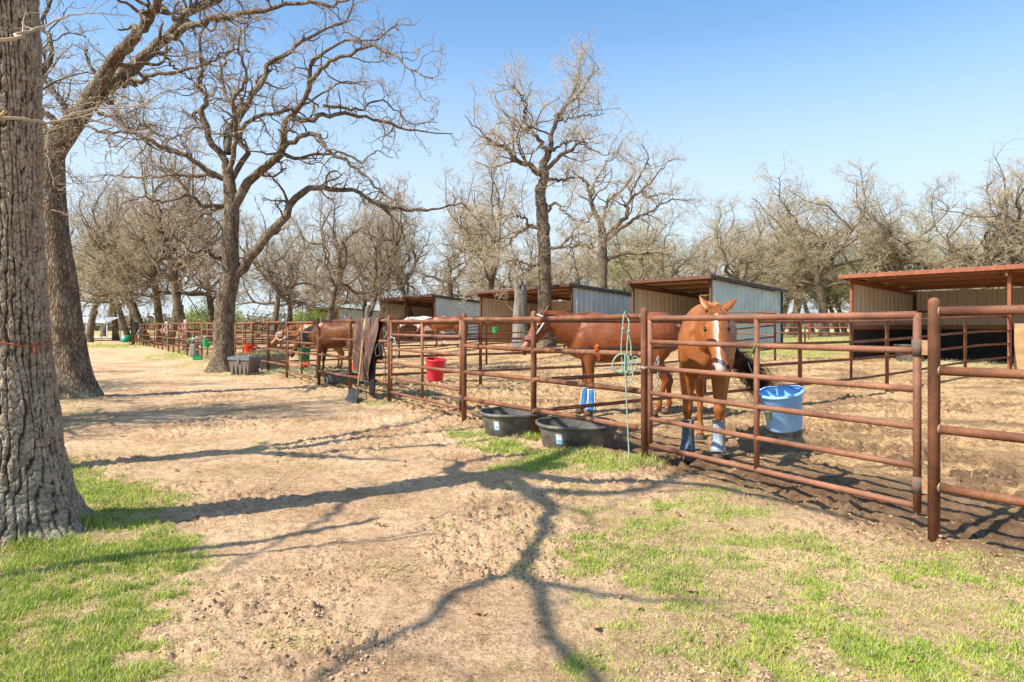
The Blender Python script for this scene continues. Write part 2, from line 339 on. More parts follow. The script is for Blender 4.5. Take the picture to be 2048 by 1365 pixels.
def build_ground():
    rs = [.05, .3, .6]; r = .9
    while r < 45: rs.append(r); r *= (1.0038 if r < 16 else 1.007) if r > 2 else 1.02
    while r < 3500: rs.append(r); r *= 1.06
    rs = np.array(rs)
    th = np.concatenate([np.linspace(-180, -50, 50)[:-1], np.linspace(-50, 50, 1051), np.linspace(50, 180, 50)[1:-1]])
    th = np.radians(th); nt = len(th)
    RR, TT = np.meshgrid(rs, th, indexing='ij'); X = RR*np.sin(TT); Y = RR*np.cos(TT)
    Z = ground_h(X, Y); Z = np.where(RR > 300, .35, Z)
    V = np.stack([X, Y, Z], -1).reshape(-1, 3); nr = len(rs)
    i = np.arange(nr-1)[:, None]; j = np.arange(nt)[None, :]; j2 = (j+1) % nt
    Q = np.stack([i*nt+j, i*nt+j2, (i+1)*nt+j2, (i+1)*nt+j], -1).reshape(-1, 4)[:, ::-1]
    me = np_mesh('ground', V, Q, True)
    # cover attribute: r grass, g pen dirt, b damp
    g = np.clip(grass_density(X, Y)*(.62+.3*(np.hypot(X, Y) > 16))+(grass_cover(X, Y) > 0)*.10, 0, 1); p = pen_mask(X, Y)
    d = (X-A[0])*N[0]+(Y-A[1])*N[1]; s = (X-A[0])*U[0]+(Y-A[1])*U[1]
    damp = np.exp(-((d-.8)/.75)**2)*ss((s+5)/2)*ss((4.6-s)/1.4)*ss((fbm(X*1.3, Y*1.3, 15, 5)-.30)/.12)
    damp = np.maximum(damp, .9*np.exp(-((d-2.2)/1.6)**2)*ss((s+6)/2)*ss((4.5-s)/2)*ss((fbm(X*1.1, Y*1.9, 25, 5)-.38)/.10))
    damp = np.maximum(damp, .6*p*ss((fbm(X*.8, Y*1.5, 35, 5)-.56)/.1))
    a = me.attributes.new('cover', 'FLOAT_COLOR', 'POINT')
    a.data.foreach_set('color', np.stack([g, p, damp, np.ones_like(g)], -1).astype(np.float32).ravel())
    m = bpy.data.materials.new('soil'); m.use_nodes = True; nd, lk, b = nodes(m)
    b.inputs['Roughness'].default_value = .95; b.inputs['Specular IOR Level'].default_value = .1
    tc = nd.new('ShaderNodeTexCoord')
    def noise(sc, det=6, ro=.6):
        n = nd.new('ShaderNodeTexNoise'); n.inputs['Scale'].default_value = sc; n.inputs['Detail'].default_value = det; n.inputs['Roughness'].default_value = ro
        lk.new(tc.outputs['Object'], n.inputs[0]); return n.outputs['Fac']
    def ramp(f, p0, c0, p1, c1, mid=None):
        r = nd.new('ShaderNodeValToRGB'); e = r.color_ramp.elements; e[0].position = p0; e[1].position = p1; e[0].color = (*c0, 1); e[1].color = (*c1, 1)
        if mid: q = e.new(mid[0]); q.color = (*mid[1], 1)
        lk.new(f, r.inputs[0]); return r.outputs[0]
    def mix(f, a_, b_, bt='MIX'):
        x = nd.new('ShaderNodeMix'); x.data_type = 'RGBA'; x.blend_type = bt
        if isinstance(f, float): x.inputs[0].default_value = f
        else: lk.new(f, x.inputs[0])
        for q, s_ in ((a_, 6), (b_, 7)):
            if isinstance(q, tuple): x.inputs[s_].default_value = (*q, 1)
            else: lk.new(q, x.inputs[s_])
        return x.outputs[2]
    at = nd.new('ShaderNodeAttribute'); at.attribute_name = 'cover'; sp = nd.new('ShaderNodeSeparateColor'); lk.new(at.outputs['Color'], sp.inputs[0])
    path = ramp(noise(.8, 9, .68), .3, (.36, .22, .125), .7, (.80, .575, .37), (.5, (.62, .42, .26)))
    path = mix(.6, path, ramp(noise(11, 9, .72), .36, (.50, .44, .38), .54, (1.14, 1.12, 1.10)), 'MULTIPLY')
    path = mix(.85, path, ramp(noise(62, 6, .8), .38, (.30, .23, .17), .50, (1.14, 1.12, 1.10)), 'MULTIPLY')
    pen = ramp(noise(.9, 8, .65), .3, (.33, .21, .11), .7, (.66, .46, .25), (.5, (.53, .355, .19)))
    pen = mix(.8, pen, ramp(noise(55, 6, .75), .36, (.42, .35, .30), .52, (1.12, 1.1, 1.08)), 'MULTIPLY')
    pen = mix(.75, pen, ramp(noise(8, 9, .72), .36, (.42, .36, .30), .54, (1.14, 1.12, 1.10)), 'MULTIPLY')
    col = mix(sp.outputs[1], path, pen)
    dark = ramp(noise(9, 5, .65), .35, (.12, .066, .036), .7, (.27, .165, .098))
    col = mix(sp.outputs[2], col, dark)
    gr = ramp(noise(13, 5, .7), .35, (.19, .21, .05), .68, (.52, .46, .20), (.5, (.36, .36, .10)))
    col = mix(sp.outputs[0], col, gr)
    lk.new(col, b.inputs['Base Color'])
    bp = nd.new('ShaderNodeBump'); bp.inputs['Distance'].default_value = .020; bp.inputs['Strength'].default_value = 1
    ad = nd.new('ShaderNodeMath'); ad.operation = 'ADD'; lk.new(noise(34, 7, .75), ad.inputs[0]); lk.new(noise(110, 4, .7), ad.inputs[1])
    lk.new(ad.outputs[0], bp.inputs['Height']); lk.new(bp.outputs[0], b.inputs['Normal'])
    o = link_mesh('ground', me, m); tag(o, kind='structure')
build_ground()

M_grass = mat('grass_blade', (.20, .33, .035), (.58, .58, .15), 5, .7, spec=.2, c3=(.36, .46, .07))
M_grassdry = mat('dry_grass', (.48, .38, .19), (.62, .52, .30), 3, .8, spec=.15)
for _m in (M_grass, M_newleaf, M_grassdry):
    nd, lk, b = nodes(_m)
    tr = nd.new('ShaderNodeBsdfTranslucent'); mxs = nd.new('ShaderNodeMixShader'); mxs.inputs[0].default_value = .3
    lk.new(b.inputs['Base Color'].links[0].from_socket, tr.inputs[0]); lk.new(b.outputs[0], mxs.inputs[1]); lk.new(tr.outputs[0], mxs.inputs[2])
    lk.new(mxs.outputs[0], nd['Material Output'].inputs[0])
def blades(name, x, y, h, wd, lean, material, label_kind='grass', zoff=0., mi=None):
    n = len(x); z = ground_h(x, y)-.003+zoff
    a = rng.uniform(0, 2*np.pi, n); la = rng.uniform(0, 2*np.pi, n); l = h*lean
    bx = np.cos(a)*wd; by = np.sin(a)*wd; dx = np.cos(la)*l; dy = np.sin(la)*l
    hv = h*np.sqrt(np.clip(1-lean**2, .02, 1))
    v = np.zeros((n, 5, 3))
    v[:, 0] = np.stack([x-bx, y-by, z], -1); v[:, 1] = np.stack([x+bx, y+by, z], -1)
    v[:, 2] = np.stack([x+bx*.7+dx*.4, y+by*.7+dy*.4, z+hv*.6], -1); v[:, 3] = np.stack([x-bx*.7+dx*.4, y-by*.7+dy*.4, z+hv*.6], -1)
    v[:, 4] = np.stack([x+dx, y+dy, z+hv], -1)
    b0 = (np.arange(n)*5)[:, None]
    T = np.concatenate([b0+np.array([0, 1, 2]), b0+np.array([0, 2, 3]), b0+np.array([3, 2, 4])], 0)
    mm = None if mi is None else np.concatenate([mi, mi, mi])
    me = np_mesh(name, v.reshape(-1, 3), T, True, mm)
    return link_mesh(name, me, material)
def build_grass():
    X = []; Y = []; H = []
    for (r0, r1, n) in ((2.2, 5, 620000), (5, 9, 480000), (9, 16, 90000), (16, 30, 90000), (30, 60, 120000)):
        th = np.radians(rng.uniform(-42, 42, n)); r = np.sqrt(rng.uniform(r0*r0, r1*r1, n)); x = r*np.sin(th); y = r*np.cos(th)
        k = rng.uniform(0, 1, n) < grass_density(x, y)*(1.0)
        c = grass_cover(x[k], y[k])
        X.append(x[k]); Y.append(y[k]); H.append((.012+.036*c*rng.uniform(.2, 1, k.sum())**1.6)*(1+.15*(r0/9)))
    x = np.concatenate(X); y = np.concatenate(Y); h = np.concatenate(H); r = np.hypot(x, y)
    tub = np.exp(-((x-.6)**2+(y-7.4)**2)/.8); h = h*(1+1.0*tub)
    # tall tufts at foot of posts
    for (tx, ty) in ((1.36, 6.98), (.28, 8.5), (1.33, 7.0), (-.1, 8.1)):
        k = 500; x = np.append(x, tx+rng.normal(0, .10, k)); y = np.append(y, ty+rng.normal(0, .07, k)-.05); h = np.append(h, rng.uniform(.04, .12, k))
    for (px_, py_) in ((10, 1120), (60, 1110), (100, 1095), (150, 1070), (175, 1072)):
        g = gp(px_, py_); k = 160; x = np.append(x, g[0]+rng.normal(0, .07, k)); y = np.append(y, g[1]+rng.normal(0, .05, k)); h = np.append(h, rng.uniform(.04, .11, k))
    r = np.hypot(x, y)
    mi = (rng.uniform(0, 1, len(x)) < .24+.25*(fbm(x*2, y*2, 5) > .5)*(x > .5)).astype(int)
    o = blades('grass', x, y, h, .0013+.00034*r, rng.uniform(.3, .95, len(x)), [M_grass, M_grassdry], mi=mi)
    tag(o, 'short spring grass growing in patches on the bare soil', 'grass', kind='stuff')
build_grass()
def build_litter():
    # straw bits
    n = 9000; th = np.radians(rng.uniform(-42, 42, n)); r = rng.uniform(2.2, 12, n); x = r*np.sin(th); y = r*np.cos(th)
    k = fbm(x*1.4, y*1.4, 71) > rng.uniform(.42, .62, n); x = x[k]; y = y[k]
    c = gp(775, 1145); m = 260; x = np.append(x, c[0]+rng.normal(0, .10, m)); y = np.append(y, c[1]+rng.normal(0, .07, m))
    c = gp(970, 965); x = np.append(x, c[0]+rng.normal(0, .16, m)); y = np.append(y, c[1]+rng.normal(0, .12, m))
    c = gp(1500, 915); x = np.append(x, c[0]+rng.normal(0, .2, m)); y = np.append(y, c[1]+rng.normal(0, .4, m))
    for px_, py_ in ((570, 742), (600, 748), (545, 745)):
        c = gp(px_, py_); x = np.append(x, c[0]+rng.normal(0, .5, 900)); y = np.append(y, c[1]+rng.normal(0, .5, 900))
    n = len(x)
    o = blades('straw', x, y, rng.uniform(.02, .09, n), .0012+.0002*np.hypot(x, y), np.full(n, .985), M_straw, zoff=.007)
    tag(o, 'loose straw scattered over the trodden dirt', 'straw', kind='stuff')
    # clods
    n = 46000; th = np.radians(rng.uniform(-44, 44, n)); r = 2.2*np.exp(rng.uniform(0, 2.1, n)); x = r*np.sin(th); y = r*np.cos(th)
    p = pen_mask(x, y); q = fbm(x*.9, y*.9, 77, 3)
    k = (q > rng.uniform(.38, .6, n)) & (grass_density(x, y) < .3); x = x[k]; y = y[k]; p = p[k]; n = len(x)
    s = rng.uniform(.003, .011, n)*(1+1.1*p*rng.uniform(0, 1, n)**3)
    ico = np.array([(0, 0, 1), (.9, 0, .45), (.28, .85, .45), (-.72, .53, .45), (-.72, -.53, .45), (.28, -.85, .45), (.72, .53, -.4), (-.28, .85, -.4), (-.9, 0, -.4), (-.28, -.85, -.4), (.72, -.53, -.4)])
    fc = np.array([(0, 1, 2), (0, 2, 3), (0, 3, 4), (0, 4, 5), (0, 5, 1), (1, 6, 2), (2, 6, 7), (2, 7, 3), (3, 7, 8), (3, 8, 4), (4, 8, 9), (4, 9, 5), (5, 9, 10), (5, 10, 1), (1, 10, 6)])
    V = ico[None]*s[:, None, None]*rng.uniform(.55, 1.35, (n, 11, 1)); V[:, :, 2] *= .7
    V += np.stack([x, y, ground_h(x, y)+s*.2], -1)[:, None]
    T = (np.arange(n)*11)[:, None, None]+fc[None]
    mi = np.repeat((rng.uniform(0, 1, n) < .13+.1*p+.75*np.exp(-(((x-A[0])*N[0]+(y-A[1])*N[1]-.9)/.8)**2)).astype(int), 15)
    o = link_mesh('dirt_clods', np_mesh('dirt_clods', V.reshape(-1, 3), T.reshape(-1, 3), False, mi), [M_clod, mat('dark_clod', (.08, .045, .025), (.2, .12, .07), 30, .95)])
    tag(o, 'small clods of dry dirt lying on the trodden ground', 'dirt clods', kind='stuff')
    # leaves
    n = 420; x = rng.uniform(-3.5, 3.4, n); y = rng.uniform(2.4, 9, n); k = (x > .3) | (rng.uniform(0, 1, n) < .25); x = x[k]; y = y[k]; n = len(x)
    s = rng.uniform(.012, .035, n); a = rng.uniform(0, 6.28, n); z = ground_h(x, y)+.012
    sh = np.array([(-1, -.05), (-.4, .5), (.1, .25), (.5, .55), (1.1, 0), (.4, -.5), (0, -.2), (-.5, -.45)])
    V = np.zeros((n, 8, 3)); V[:, :, 0] = x[:, None]+s[:, None]*(sh[:, 0]*np.cos(a)[:, None]-sh[:, 1]*np.sin(a)[:, None])
    V[:, :, 1] = y[:, None]+s[:, None]*(sh[:, 0]*np.sin(a)[:, None]+sh[:, 1]*np.cos(a)[:, None]); V[:, :, 2] = z[:, None]+s[:, None]*rng.uniform(-.3, .5, (n, 8))
    Q = (np.arange(n)*8)[:, None]+np.arange(8)[None]
    o = link_mesh('fallen_leaves', np_mesh('fallen_leaves', V.reshape(-1, 3), Q, False), M_leaf)
    tag(o, 'dry brown oak leaves fallen on the grass', 'leaves', kind='stuff')
build_litter()

# ------------------------------------------------------------------ trees
def tubes(P, Rr, sides):
    m, n, _ = P.shape
    T = np.gradient(P, axis=1); T /= np.linalg.norm(T, axis=2, keepdims=True)+1e-9
    ref = np.where(np.abs(T[..., 2:3]) > .9, np.array([1., 0, 0]), np.array([0, 0, 1.]))
    ref = np.broadcast_to(ref[:, :1], T.shape)
    a = np.cross(T, ref); a /= np.linalg.norm(a, axis=2, keepdims=True)+1e-9; b = np.cross(T, a)
    k = np.arange(sides)*2*np.pi/sides
    V = P[:, :, None]+Rr[:, :, None, None]*(a[:, :, None]*np.cos(k)[:, None]+b[:, :, None]*np.sin(k)[:, None])
    i = np.arange(n-1)[:, None]; j = np.arange(sides)[None]
    q = np.stack([i*sides+j, i*sides+(j+1) % sides, (i+1)*sides+(j+1) % sides, (i+1)*sides+j], -1).reshape(-1, 4)
    Q = (np.arange(m)*n*sides)[:, None, None]+q[None]
    return V.reshape(-1, 3), Q.reshape(-1, 4)
def join(parts):
    Vs = []; Qs = []; o = 0
    for V, Q in parts: Vs.append(V); Qs.append(Q+o); o += len(V)
    return np.concatenate(Vs), np.concatenate(Qs)
def unit(v): return v/(np.linalg.norm(v, axis=-1, keepdims=True)+1e-9)
def grow(g, P, Rr, per_m, l0, l1, n, wig, ang, rr, tmin=.15, up=0., rmin=.0015, droop=0., rtip=.35):
    m, k, _ = P.shape
    ln = np.linalg.norm(np.diff(P, axis=1), axis=2).sum(1)
    cnt = np.maximum(1, g.poisson(ln*per_m*(1-tmin)))
    idx = np.repeat(np.arange(m), cnt); c = len(idx)
    t = tmin+(1-tmin)*g.uniform(0, 1, c)**.85; f = t*(k-1); i = np.minimum(f.astype(int), k-2); u = (f-i)[:, None]
    p = P[idx, i]*(1-u)+P[idx, i+1]*u; T = unit(P[idx, i+1]-P[idx, i]); r = Rr[idx, i]*(1-u[:, 0])+Rr[idx, i+1]*u[:, 0]
    z = unit(g.normal(size=(c, 3))); nrm = unit(z-T*(z*T).sum(1, keepdims=True))
    nrm = unit(nrm+np.array([0, 0, up])); an = g.uniform(ang[0], ang[1], c)[:, None]
    d = unit(T*np.cos(an)+nrm*np.sin(an))
    L = g.uniform(l0, l1, c)*(1.15-.5*t); step = (L/(n-1))[:, None]
    out = np.zeros((c, n, 3)); out[:, 0] = p; cur = unit(g.normal(size=(c, 3)))
    for s_ in range(1, n):
        cur = unit(cur*.3+g.normal(size=(c, 3)))
        d = unit(d+cur*wig+np.array([0, 0, up*.10-droop])); out[:, s_] = out[:, s_-1]+d*step
    r0 = np.clip(r*rr, rmin, None)
    R_ = r0[:, None]*np.linspace(1, rtip, n)[None]
    return out, R_
def leafbits(g, P, per, size, spread=.05):
    pts = P[:, -1]; pts = np.repeat(pts, per, 0)+g.normal(0, spread, (len(pts)*per, 3)); n = len(pts)
    a = unit(g.normal(size=(n, 3)))*size*g.uniform(.5, 1.3, (n, 1)); b = unit(g.normal(size=(n, 3)))*size*g.uniform(.5, 1.3, (n, 1))
    V = np.stack([pts-a*.5-b*.3, pts+a*.5-b*.3, pts+b*.7+a*.2, pts-a*.45+b*.45], 1)
    return V.reshape(-1, 3), np.arange(n*4).reshape(-1, 4)
def spl(pts, r0, r1, n=22, jit=.0, g=None):
    P = catmull(pts, n)
    if jit and g is not None: P[1:-1] += g.normal(0, jit, (n-2, 3))
    return P, np.linspace(r0**.8, r1**.8, n)**(1/.8)
def tree_meshes(name, trunkP, trunkR, limbs, seed, lv, bark, twig, bud=None, bper=0, bsize=.02, tsides=16, sc=1.0):
    """limbs: list of (P,R) with equal n; lv: grow settings per level"""
    g = np.random.default_rng(seed)
    LP = np.stack([a for a, b in limbs]); LR = np.stack([b for a, b in limbs])
    tv = tubes(trunkP[None], trunkR[None], tsides); wood = [tv, tubes(LP, LR, 9)]; fine = []
    P, Rr = LP, LR; last = LP
    for i, q in enumerate(lv):
        P, Rr = grow(g, P, Rr, **q)
        (wood if i == 0 else fine).append(tubes(P, Rr, 6 if i == 0 else (4 if i == 1 else 3)))
    V, Q = join(wood); m1 = np_mesh(name+'_trunk', V, Q); m1.materials.append(bark)
    V, Q = join(fine); mi = np.zeros(len(Q), int); mats = [twig]
    if bud:
        bv, bq = leafbits(g, P, bper, bsize); mi = np.append(mi, np.ones(len(bq), int)); V, Q = join([(V, Q), (bv, bq)]); mats.append(bud)
    m2 = np_mesh(name+'_crown', V, Q, True, mi)
    for m in mats: m2.materials.append(m)
    return m1, m2
def place_tree(name, label, m1, m2, loc, rz=0, sc=(1, 1, 1), group=None, cat='tree'):
    t = thing(name, label, cat, loc, rz, group); t.scale = sc
    for nm, me in (('trunk', m1), ('crown', m2)):
        o = bpy.data.objects.new(nm, me); COL.objects.link(o); o.parent = t
    return t
def px_limb(pts, Y0, Y1, r0, r1, o, n=22, g=None, jit=.02):
    """outline followed in the photograph -> curve in metres, relative to tree base o"""
    k = len(pts); out = []
    for i, (a, b) in enumerate(pts):
        Y = Y0+(Y1-Y0)*(i/(k-1))**1.2; v = wp(a, b, Y); out.append((v.x-o[0], v.y-o[1], v.z-o[2]))
    return spl(out, r0, r1, n, jit, g)
def flare(P, Rr, k=.7, h=.5):
    z = P[:, 2]-P[0, 2]; return Rr*(1+k*np.exp(-z/h*1.6))

HLV = [dict(per_m=3.6, l0=.45, l1=1.7, n=13, wig=.50, ang=(.6, 1.3), rr=.42, tmin=.10, up=.2, rmin=.011),
       dict(per_m=5.5, l0=.2, l1=.75, n=8, wig=.55, ang=(.6, 1.3), rr=.5, up=.15, rmin=.0072),
       dict(per_m=8, l0=.10, l1=.34, n=5, wig=.6, ang=(.5, 1.2), rr=.6, up=.1, rmin=.0052),
       dict(per_m=9, l0=.04, l1=.13, n=3, wig=.4, ang=(.5, 1.2), rr=.7, rmin=.0042)]
def z2(pts): return [(400+a/2.275, b/2.275) for a, b in pts]
def z0(pts): return [(a/2.276, b/2.276) for a, b in pts]
def z3(pts): return [(900+a/2.729, 100+b/2.729) for a, b in pts]

def tree3():
    g = np.random.default_rng(33); Y = 20.2; b = wp(446, 750, Y); o = (b.x, b.y, 0)
    tr = px_limb(z2([(95, 1710), (105, 1600), (112, 1450), (118, 1365), (140, 1250), (137, 1100), (145, 980), (140, 900), (132, 820), (122, 750)]), Y, Y, .33, .17, o, 60, g, .003)
    P, Rr = tr; Rr = flare(P, np.interp(np.linspace(0, 1, 60), [0, .3, .62, 1], [.285, .28, .225, .15]), .9, .45)
    L = [(z2([(140, 1270), (190, 1225), (250, 1140), (310, 1070), (380, 1000), (420, 910), (480, 860), (540, 850), (610, 862), (700, 870), (760, 900), (830, 945), (900, 1020), (935, 1110)]), .4, .20, .03),
         (z2([(770, 905), (850, 940), (960, 960), (1080, 945), (1183, 930), (1230, 960)]), .6, .07, .02, -.6),
         (z2([(150, 950), (220, 830), (300, 760), (375, 685), (378, 590), (400, 540), (470, 470), (500, 370), (500, 290), (560, 240), (650, 190), (800, 180), (900, 110)]), -1.5, .17, .02),
         (z2([(375, 680), (470, 615), (540, 620), (590, 690), (700, 760), (770, 830), (850, 890), (950, 960)]), -1.0, .09, .02, -.8),
         (z2([(390, 705), (440, 725), (500, 705), (580, 700), (650, 700), (740, 740), (790, 690), (880, 720)]), 1.2, .07, .015, -.4),
         (z2([(500, 370), (560, 310), (650, 260), (760, 215), (860, 240), (960, 310), (1060, 360)]), -2.2, .08, .015, -1.2),
         (z2([(410, 530), (480, 545), (560, 530), (680, 520), (800, 540), (930, 580), (1010, 600), (1150, 610)]), .8, .10, .02, -.9),
         (z2([(560, 480), (660, 490), (730, 500), (800, 460), (880, 490), (960, 560), (1080, 560)]), 2.0, .06, .015, .2),
         (z2([(130, 700), (128, 600), (150, 560), (200, 500), (250, 420), (290, 350), (320, 290), (400, 240), (450, 200), (520, 160), (600, 120), (660, 90), (700, -10)]), .9, .15, .03),
         (z2([(150, 810), (210, 700), (180, 620), (240, 540), (340, 510), (440, 490), (560, 430), (640, 380), (740, 390)]), 1.4, .11, .02, .3),
         (z2([(105, 1180), (60, 1170), (20, 1130), (-40, 1150), (-110, 1080)]), -1.4, .07, .02),
         (z0([(1045, 810), (1010, 700), (940, 600), (920, 500), (940, 460), (900, 380), (920, 300), (910, 180), (940, 100), (900, -20)]), -1., .13, .03),
         (z0([(1030, 820), (950, 780), (850, 710), (700, 650), (600, 600), (530, 540), (430, 500), (330, 510)]), -1.8, .11, .02),
         (z0([(1020, 815), (900, 800), (750, 800), (600, 810), (520, 800), (420, 830)]), 1.4, .07, .015),
         (z0([(1030, 935), (930, 940), (870, 890), (740, 920), (660, 900), (560, 930)]), -1.2, .08, .015),
         (z0([(1035, 930), (920, 980), (850, 1030), (760, 1010), (640, 1040)]), 1.2, .07, .015),
         (z0([(1080, 560), (1060, 480), (1010, 400), (1020, 300), (1060, 200), (1020, 90), (1060, -20)]), 1.6, .09, .02, .8),
         (z0([(1040, 780), (1080, 600), (1060, 480), (1120, 350), (1090, 200), (1138, 60)]), -2.6, .09, .02, -.4)]
    limbs = []
    for q in L:
        y0 = Y+(q[4] if len(q) > 4 else 0); limbs.append(px_limb(q[0], y0, y0+q[1]*1.3, q[2]*.86, q[3]*.8, o, 26, g, .03))
    m = tree_meshes('oak3', P, Rr, limbs, 5, HLV, M_bark, M_twig, tsides=20)
    place_tree('oak_tree', 'large bare oak with a low arching limb, its trunk beside the grey storage bin', *m, o)
tree3()
def tree2():
    g = np.random.default_rng(22); Y = 13.1; b = wp(148, 800, Y); o = (b.x, b.y, 0)
    P, _ = px_limb([(156, 812), (151, 780), (143, 730), (132, 650), (122, 560), (110, 470), (104, 400), (103, 340), (106, 305), (130, 268), (158, 228)], Y, Y, .3, .2, o, 44, g, .002)
    Rr = flare(P, np.interp(np.linspace(0, 1, 44), [0, .25, .5, .8, 1], [.36, .30, .25, .22, .2]), .6, .4)
    L = [(z0([(350, 530), (450, 430), (560, 335), (660, 250), (760, 160), (870, 50), (1000, 0), (1080, -60)]), 1.5, .19, .06),
         (z0([(400, 450), (520, 275), (600, 185), (680, 80), (730, -20), (740, -140)]), -1.8, .16, .06),
         (z0([(700, 215), (800, 165), (900, 112), (1000, 80), (1138, 60), (1250, 38), (1360, 12), (1500, 25), (1620, -20)]), -1.2, .09, .025, .7),
         (z0([(560, 395), (620, 375), (700, 345), (850, 320), (950, 290), (1040, 230), (1140, 240)]), -1.5, .06, .012, .4),
         (z0([(370, 570), (450, 600), (600, 600), (670, 580), (740, 620)]), -1.6, .035, .01),
         (z0([(400, 500), (500, 530), (600, 595), (700, 660), (820, 700)]), -1., .045, .01),
         (z0([(245, 620), (300, 500), (250, 430), (190, 330), (230, 200)]), 1.8, .07, .02),
         (z0([(300, 600), (220, 520), (120, 480), (20, 400)]), -1.5, .08, .02),
         (z0([(250, 640), (180, 560), (160, 400), (240, 240), (200, 100), (260, -50)]), .6, .10, .03),
         (z0([(640, 270), (740, 240), (780, 300), (860, 360), (900, 420)]), 1.4, .05, .012, .5)]
    limbs = []
    for q in L:
        y0 = Y+(q[4] if len(q) > 4 else 0); limbs.append(px_limb(q[0], y0, y0+q[1], q[2]*.88, q[3]*.85, o, 26, g, .025))
    lv = [dict(q) for q in HLV]; lv[0]['l1'] = 2.0
    m = tree_meshes('oak2', P, Rr, limbs, 9, lv, M_bark, M_twig, tsides=20)
    place_tree('oak_tree', 'leaning bare oak just right of the nearest trunk, second tree from the left', *m, o)
tree2()
BLV = [dict(per_m=3.0, l0=.8, l1=2.9, n=11, wig=.42, ang=(.5, 1.2), rr=.45, tmin=.15, up=.3, rmin=.016),
       dict(per_m=4.3, l0=.4, l1=1.3, n=7, wig=.48, ang=(.5, 1.2), rr=.5, up=.15, rmin=.009),
       dict(per_m=4.8, l0=.18, l1=.5, n=4, wig=.55, ang=(.5, 1.2), rr=.6, up=.1, rmin=.0065),
       dict(per_m=5., l0=.12, l1=.34, n=3, wig=.4, ang=(.5, 1.2), rr=.7, rmin=.0062)]
def tree4():
    g = np.random.default_rng(44); Y = 32.6; b = wp(1093, 690, Y); o = (b.x, b.y, .42)
    P, _ = px_limb([(1094, 697)]+z3([(520, 1500), (518, 1365), (515, 1150), (510, 950), (500, 850), (490, 775), (518, 700), (506, 640), (535, 570)]), Y, Y, .4, .2, o, 50, g, .02)
    Rr = flare(P, np.interp(np.linspace(0, 1, 50), [0, .5, 1], [.36, .29, .17]), .5, .4)
    L = [(z3([(520, 700), (450, 640), (370, 610), (310, 550), (240, 500), (170, 450), (80, 360)]), -1.5, .17),
         (z3([(540, 570), (500, 515), (450, 450), (430, 430), (350, 440), (290, 400), (240, 330)]), 1.2, .13),
         (z3([(430, 430), (410, 370), (410, 290), (380, 240), (345, 200)]), -1.2, .08),
         (z3([(540, 560), (560, 480), (570, 400), (600, 350), (650, 280), (680, 220), (690, 150), (710, 80)]), 1.5, .14),
         (z3([(590, 385), (680, 370), (770, 360), (840, 350)]), -1., .07),
         (z3([(520, 670), (580, 600), (660, 550), (690, 510), (760, 530), (830, 570), (920, 560)]), -1.8, .12),
         (z3([(550, 550), (620, 510), (700, 500), (780, 480)]), 1.4, .07),
         (z3([(650, 280), (720, 230), (760, 150), (810, 110)]), .8, .06),
         (z3([(520, 705), (600, 710), (700, 700), (760, 740)]), 1.5, .09),
         (z3([(515, 900), (570, 840), (620, 880), (690, 925), (760, 940)]), -1.5, .09),
         (z3([(505, 980), (430, 960), (370, 1010), (300, 1070), (250, 1140), (180, 1150)]), 1., .11),
         (z3([(430, 960), (400, 920), (330, 900), (260, 930)]), -1.5, .06),
         (z3([(520, 1100), (580, 1080), (700, 1070), (790, 1085), (860, 1040)]), -1.8, .10),
         (z3([(515, 1150), (440, 1180), (350, 1150), (260, 1180)]), -1., .07)]
    limbs = [px_limb(q[0], Y, Y+q[1]*1.6, q[2], .014, o, 24, g, .05) for q in L]
    lv = [dict(q) for q in BLV]; lv[0]['l1'] = 3.0; lv[2]['per_m'] = 6.5
    m = tree_meshes('oak4', P, Rr, limbs, 10, lv, M_barkfar, M_twigfar, M_bud, 1, .04)
    place_tree('oak_tree', 'tallest bare oak in the middle, trunk in front of the shelter beside the dead stump', *m, o)
    Y = 43.; b = wp(1208, 680, Y); o = (b.x, b.y, .4)
    P, _ = px_limb(z3([(835, 1580), (832, 1450), (830, 1300), (835, 1150), (832, 1040), (828, 970)]), Y, Y, .4, .2, o, 30, g, .02)
    Rr = flare(P, np.linspace(.33, .25, 30), .4, .4)
    L = [(z3([(828, 975), (790, 880), (760, 790), (740, 720), (700, 690), (640, 660)]), -1.5, .2),
         (z3([(840, 1040), (900, 980), (960, 900), (970, 830), (1030, 780), (1100, 720), (1160, 640), (1210, 590)]), 1.5, .2),
         (z3([(850, 1045), (1000, 930), (1100, 880), (1200, 820), (1300, 830)]), -2, .14),
         (z3([(855, 1150), (940, 1110), (1060, 1110), (1150, 1100), (1210, 1130), (1300, 1190), (1360, 1200)]), -2.5, .15),
         (z3([(830, 960), (845, 900), (865, 820), (930, 780), (990, 690), (1000, 620), (930, 580)]), 1.2, .13),
         (z3([(770, 800), (800, 700), (860, 620), (900, 580)]), 1.4, .1),
         (z3([(1040, 770), (1080, 800), (1180, 790), (1260, 780)]), -1, .08),
         (z3([(825, 1150), (760, 1080), (680, 1060), (600, 1090)]), 2, .12),
         (z3([(970, 850), (1030, 700), (1080, 600), (1050, 520)]), -1, .09)]
    limbs = [px_limb(q[0], Y, Y+q[1]*1.8, q[2], .016, o, 24, g, .06) for q in L]
    m = tree_meshes('oak5', P, Rr, limbs, 12, BLV, M_barkfar, M_twigfar, M_bud, 1, .045)
    place_tree('oak_tree', 'wide forked bare oak rising behind the gap between the two middle shelters', *m, o)
tree4()

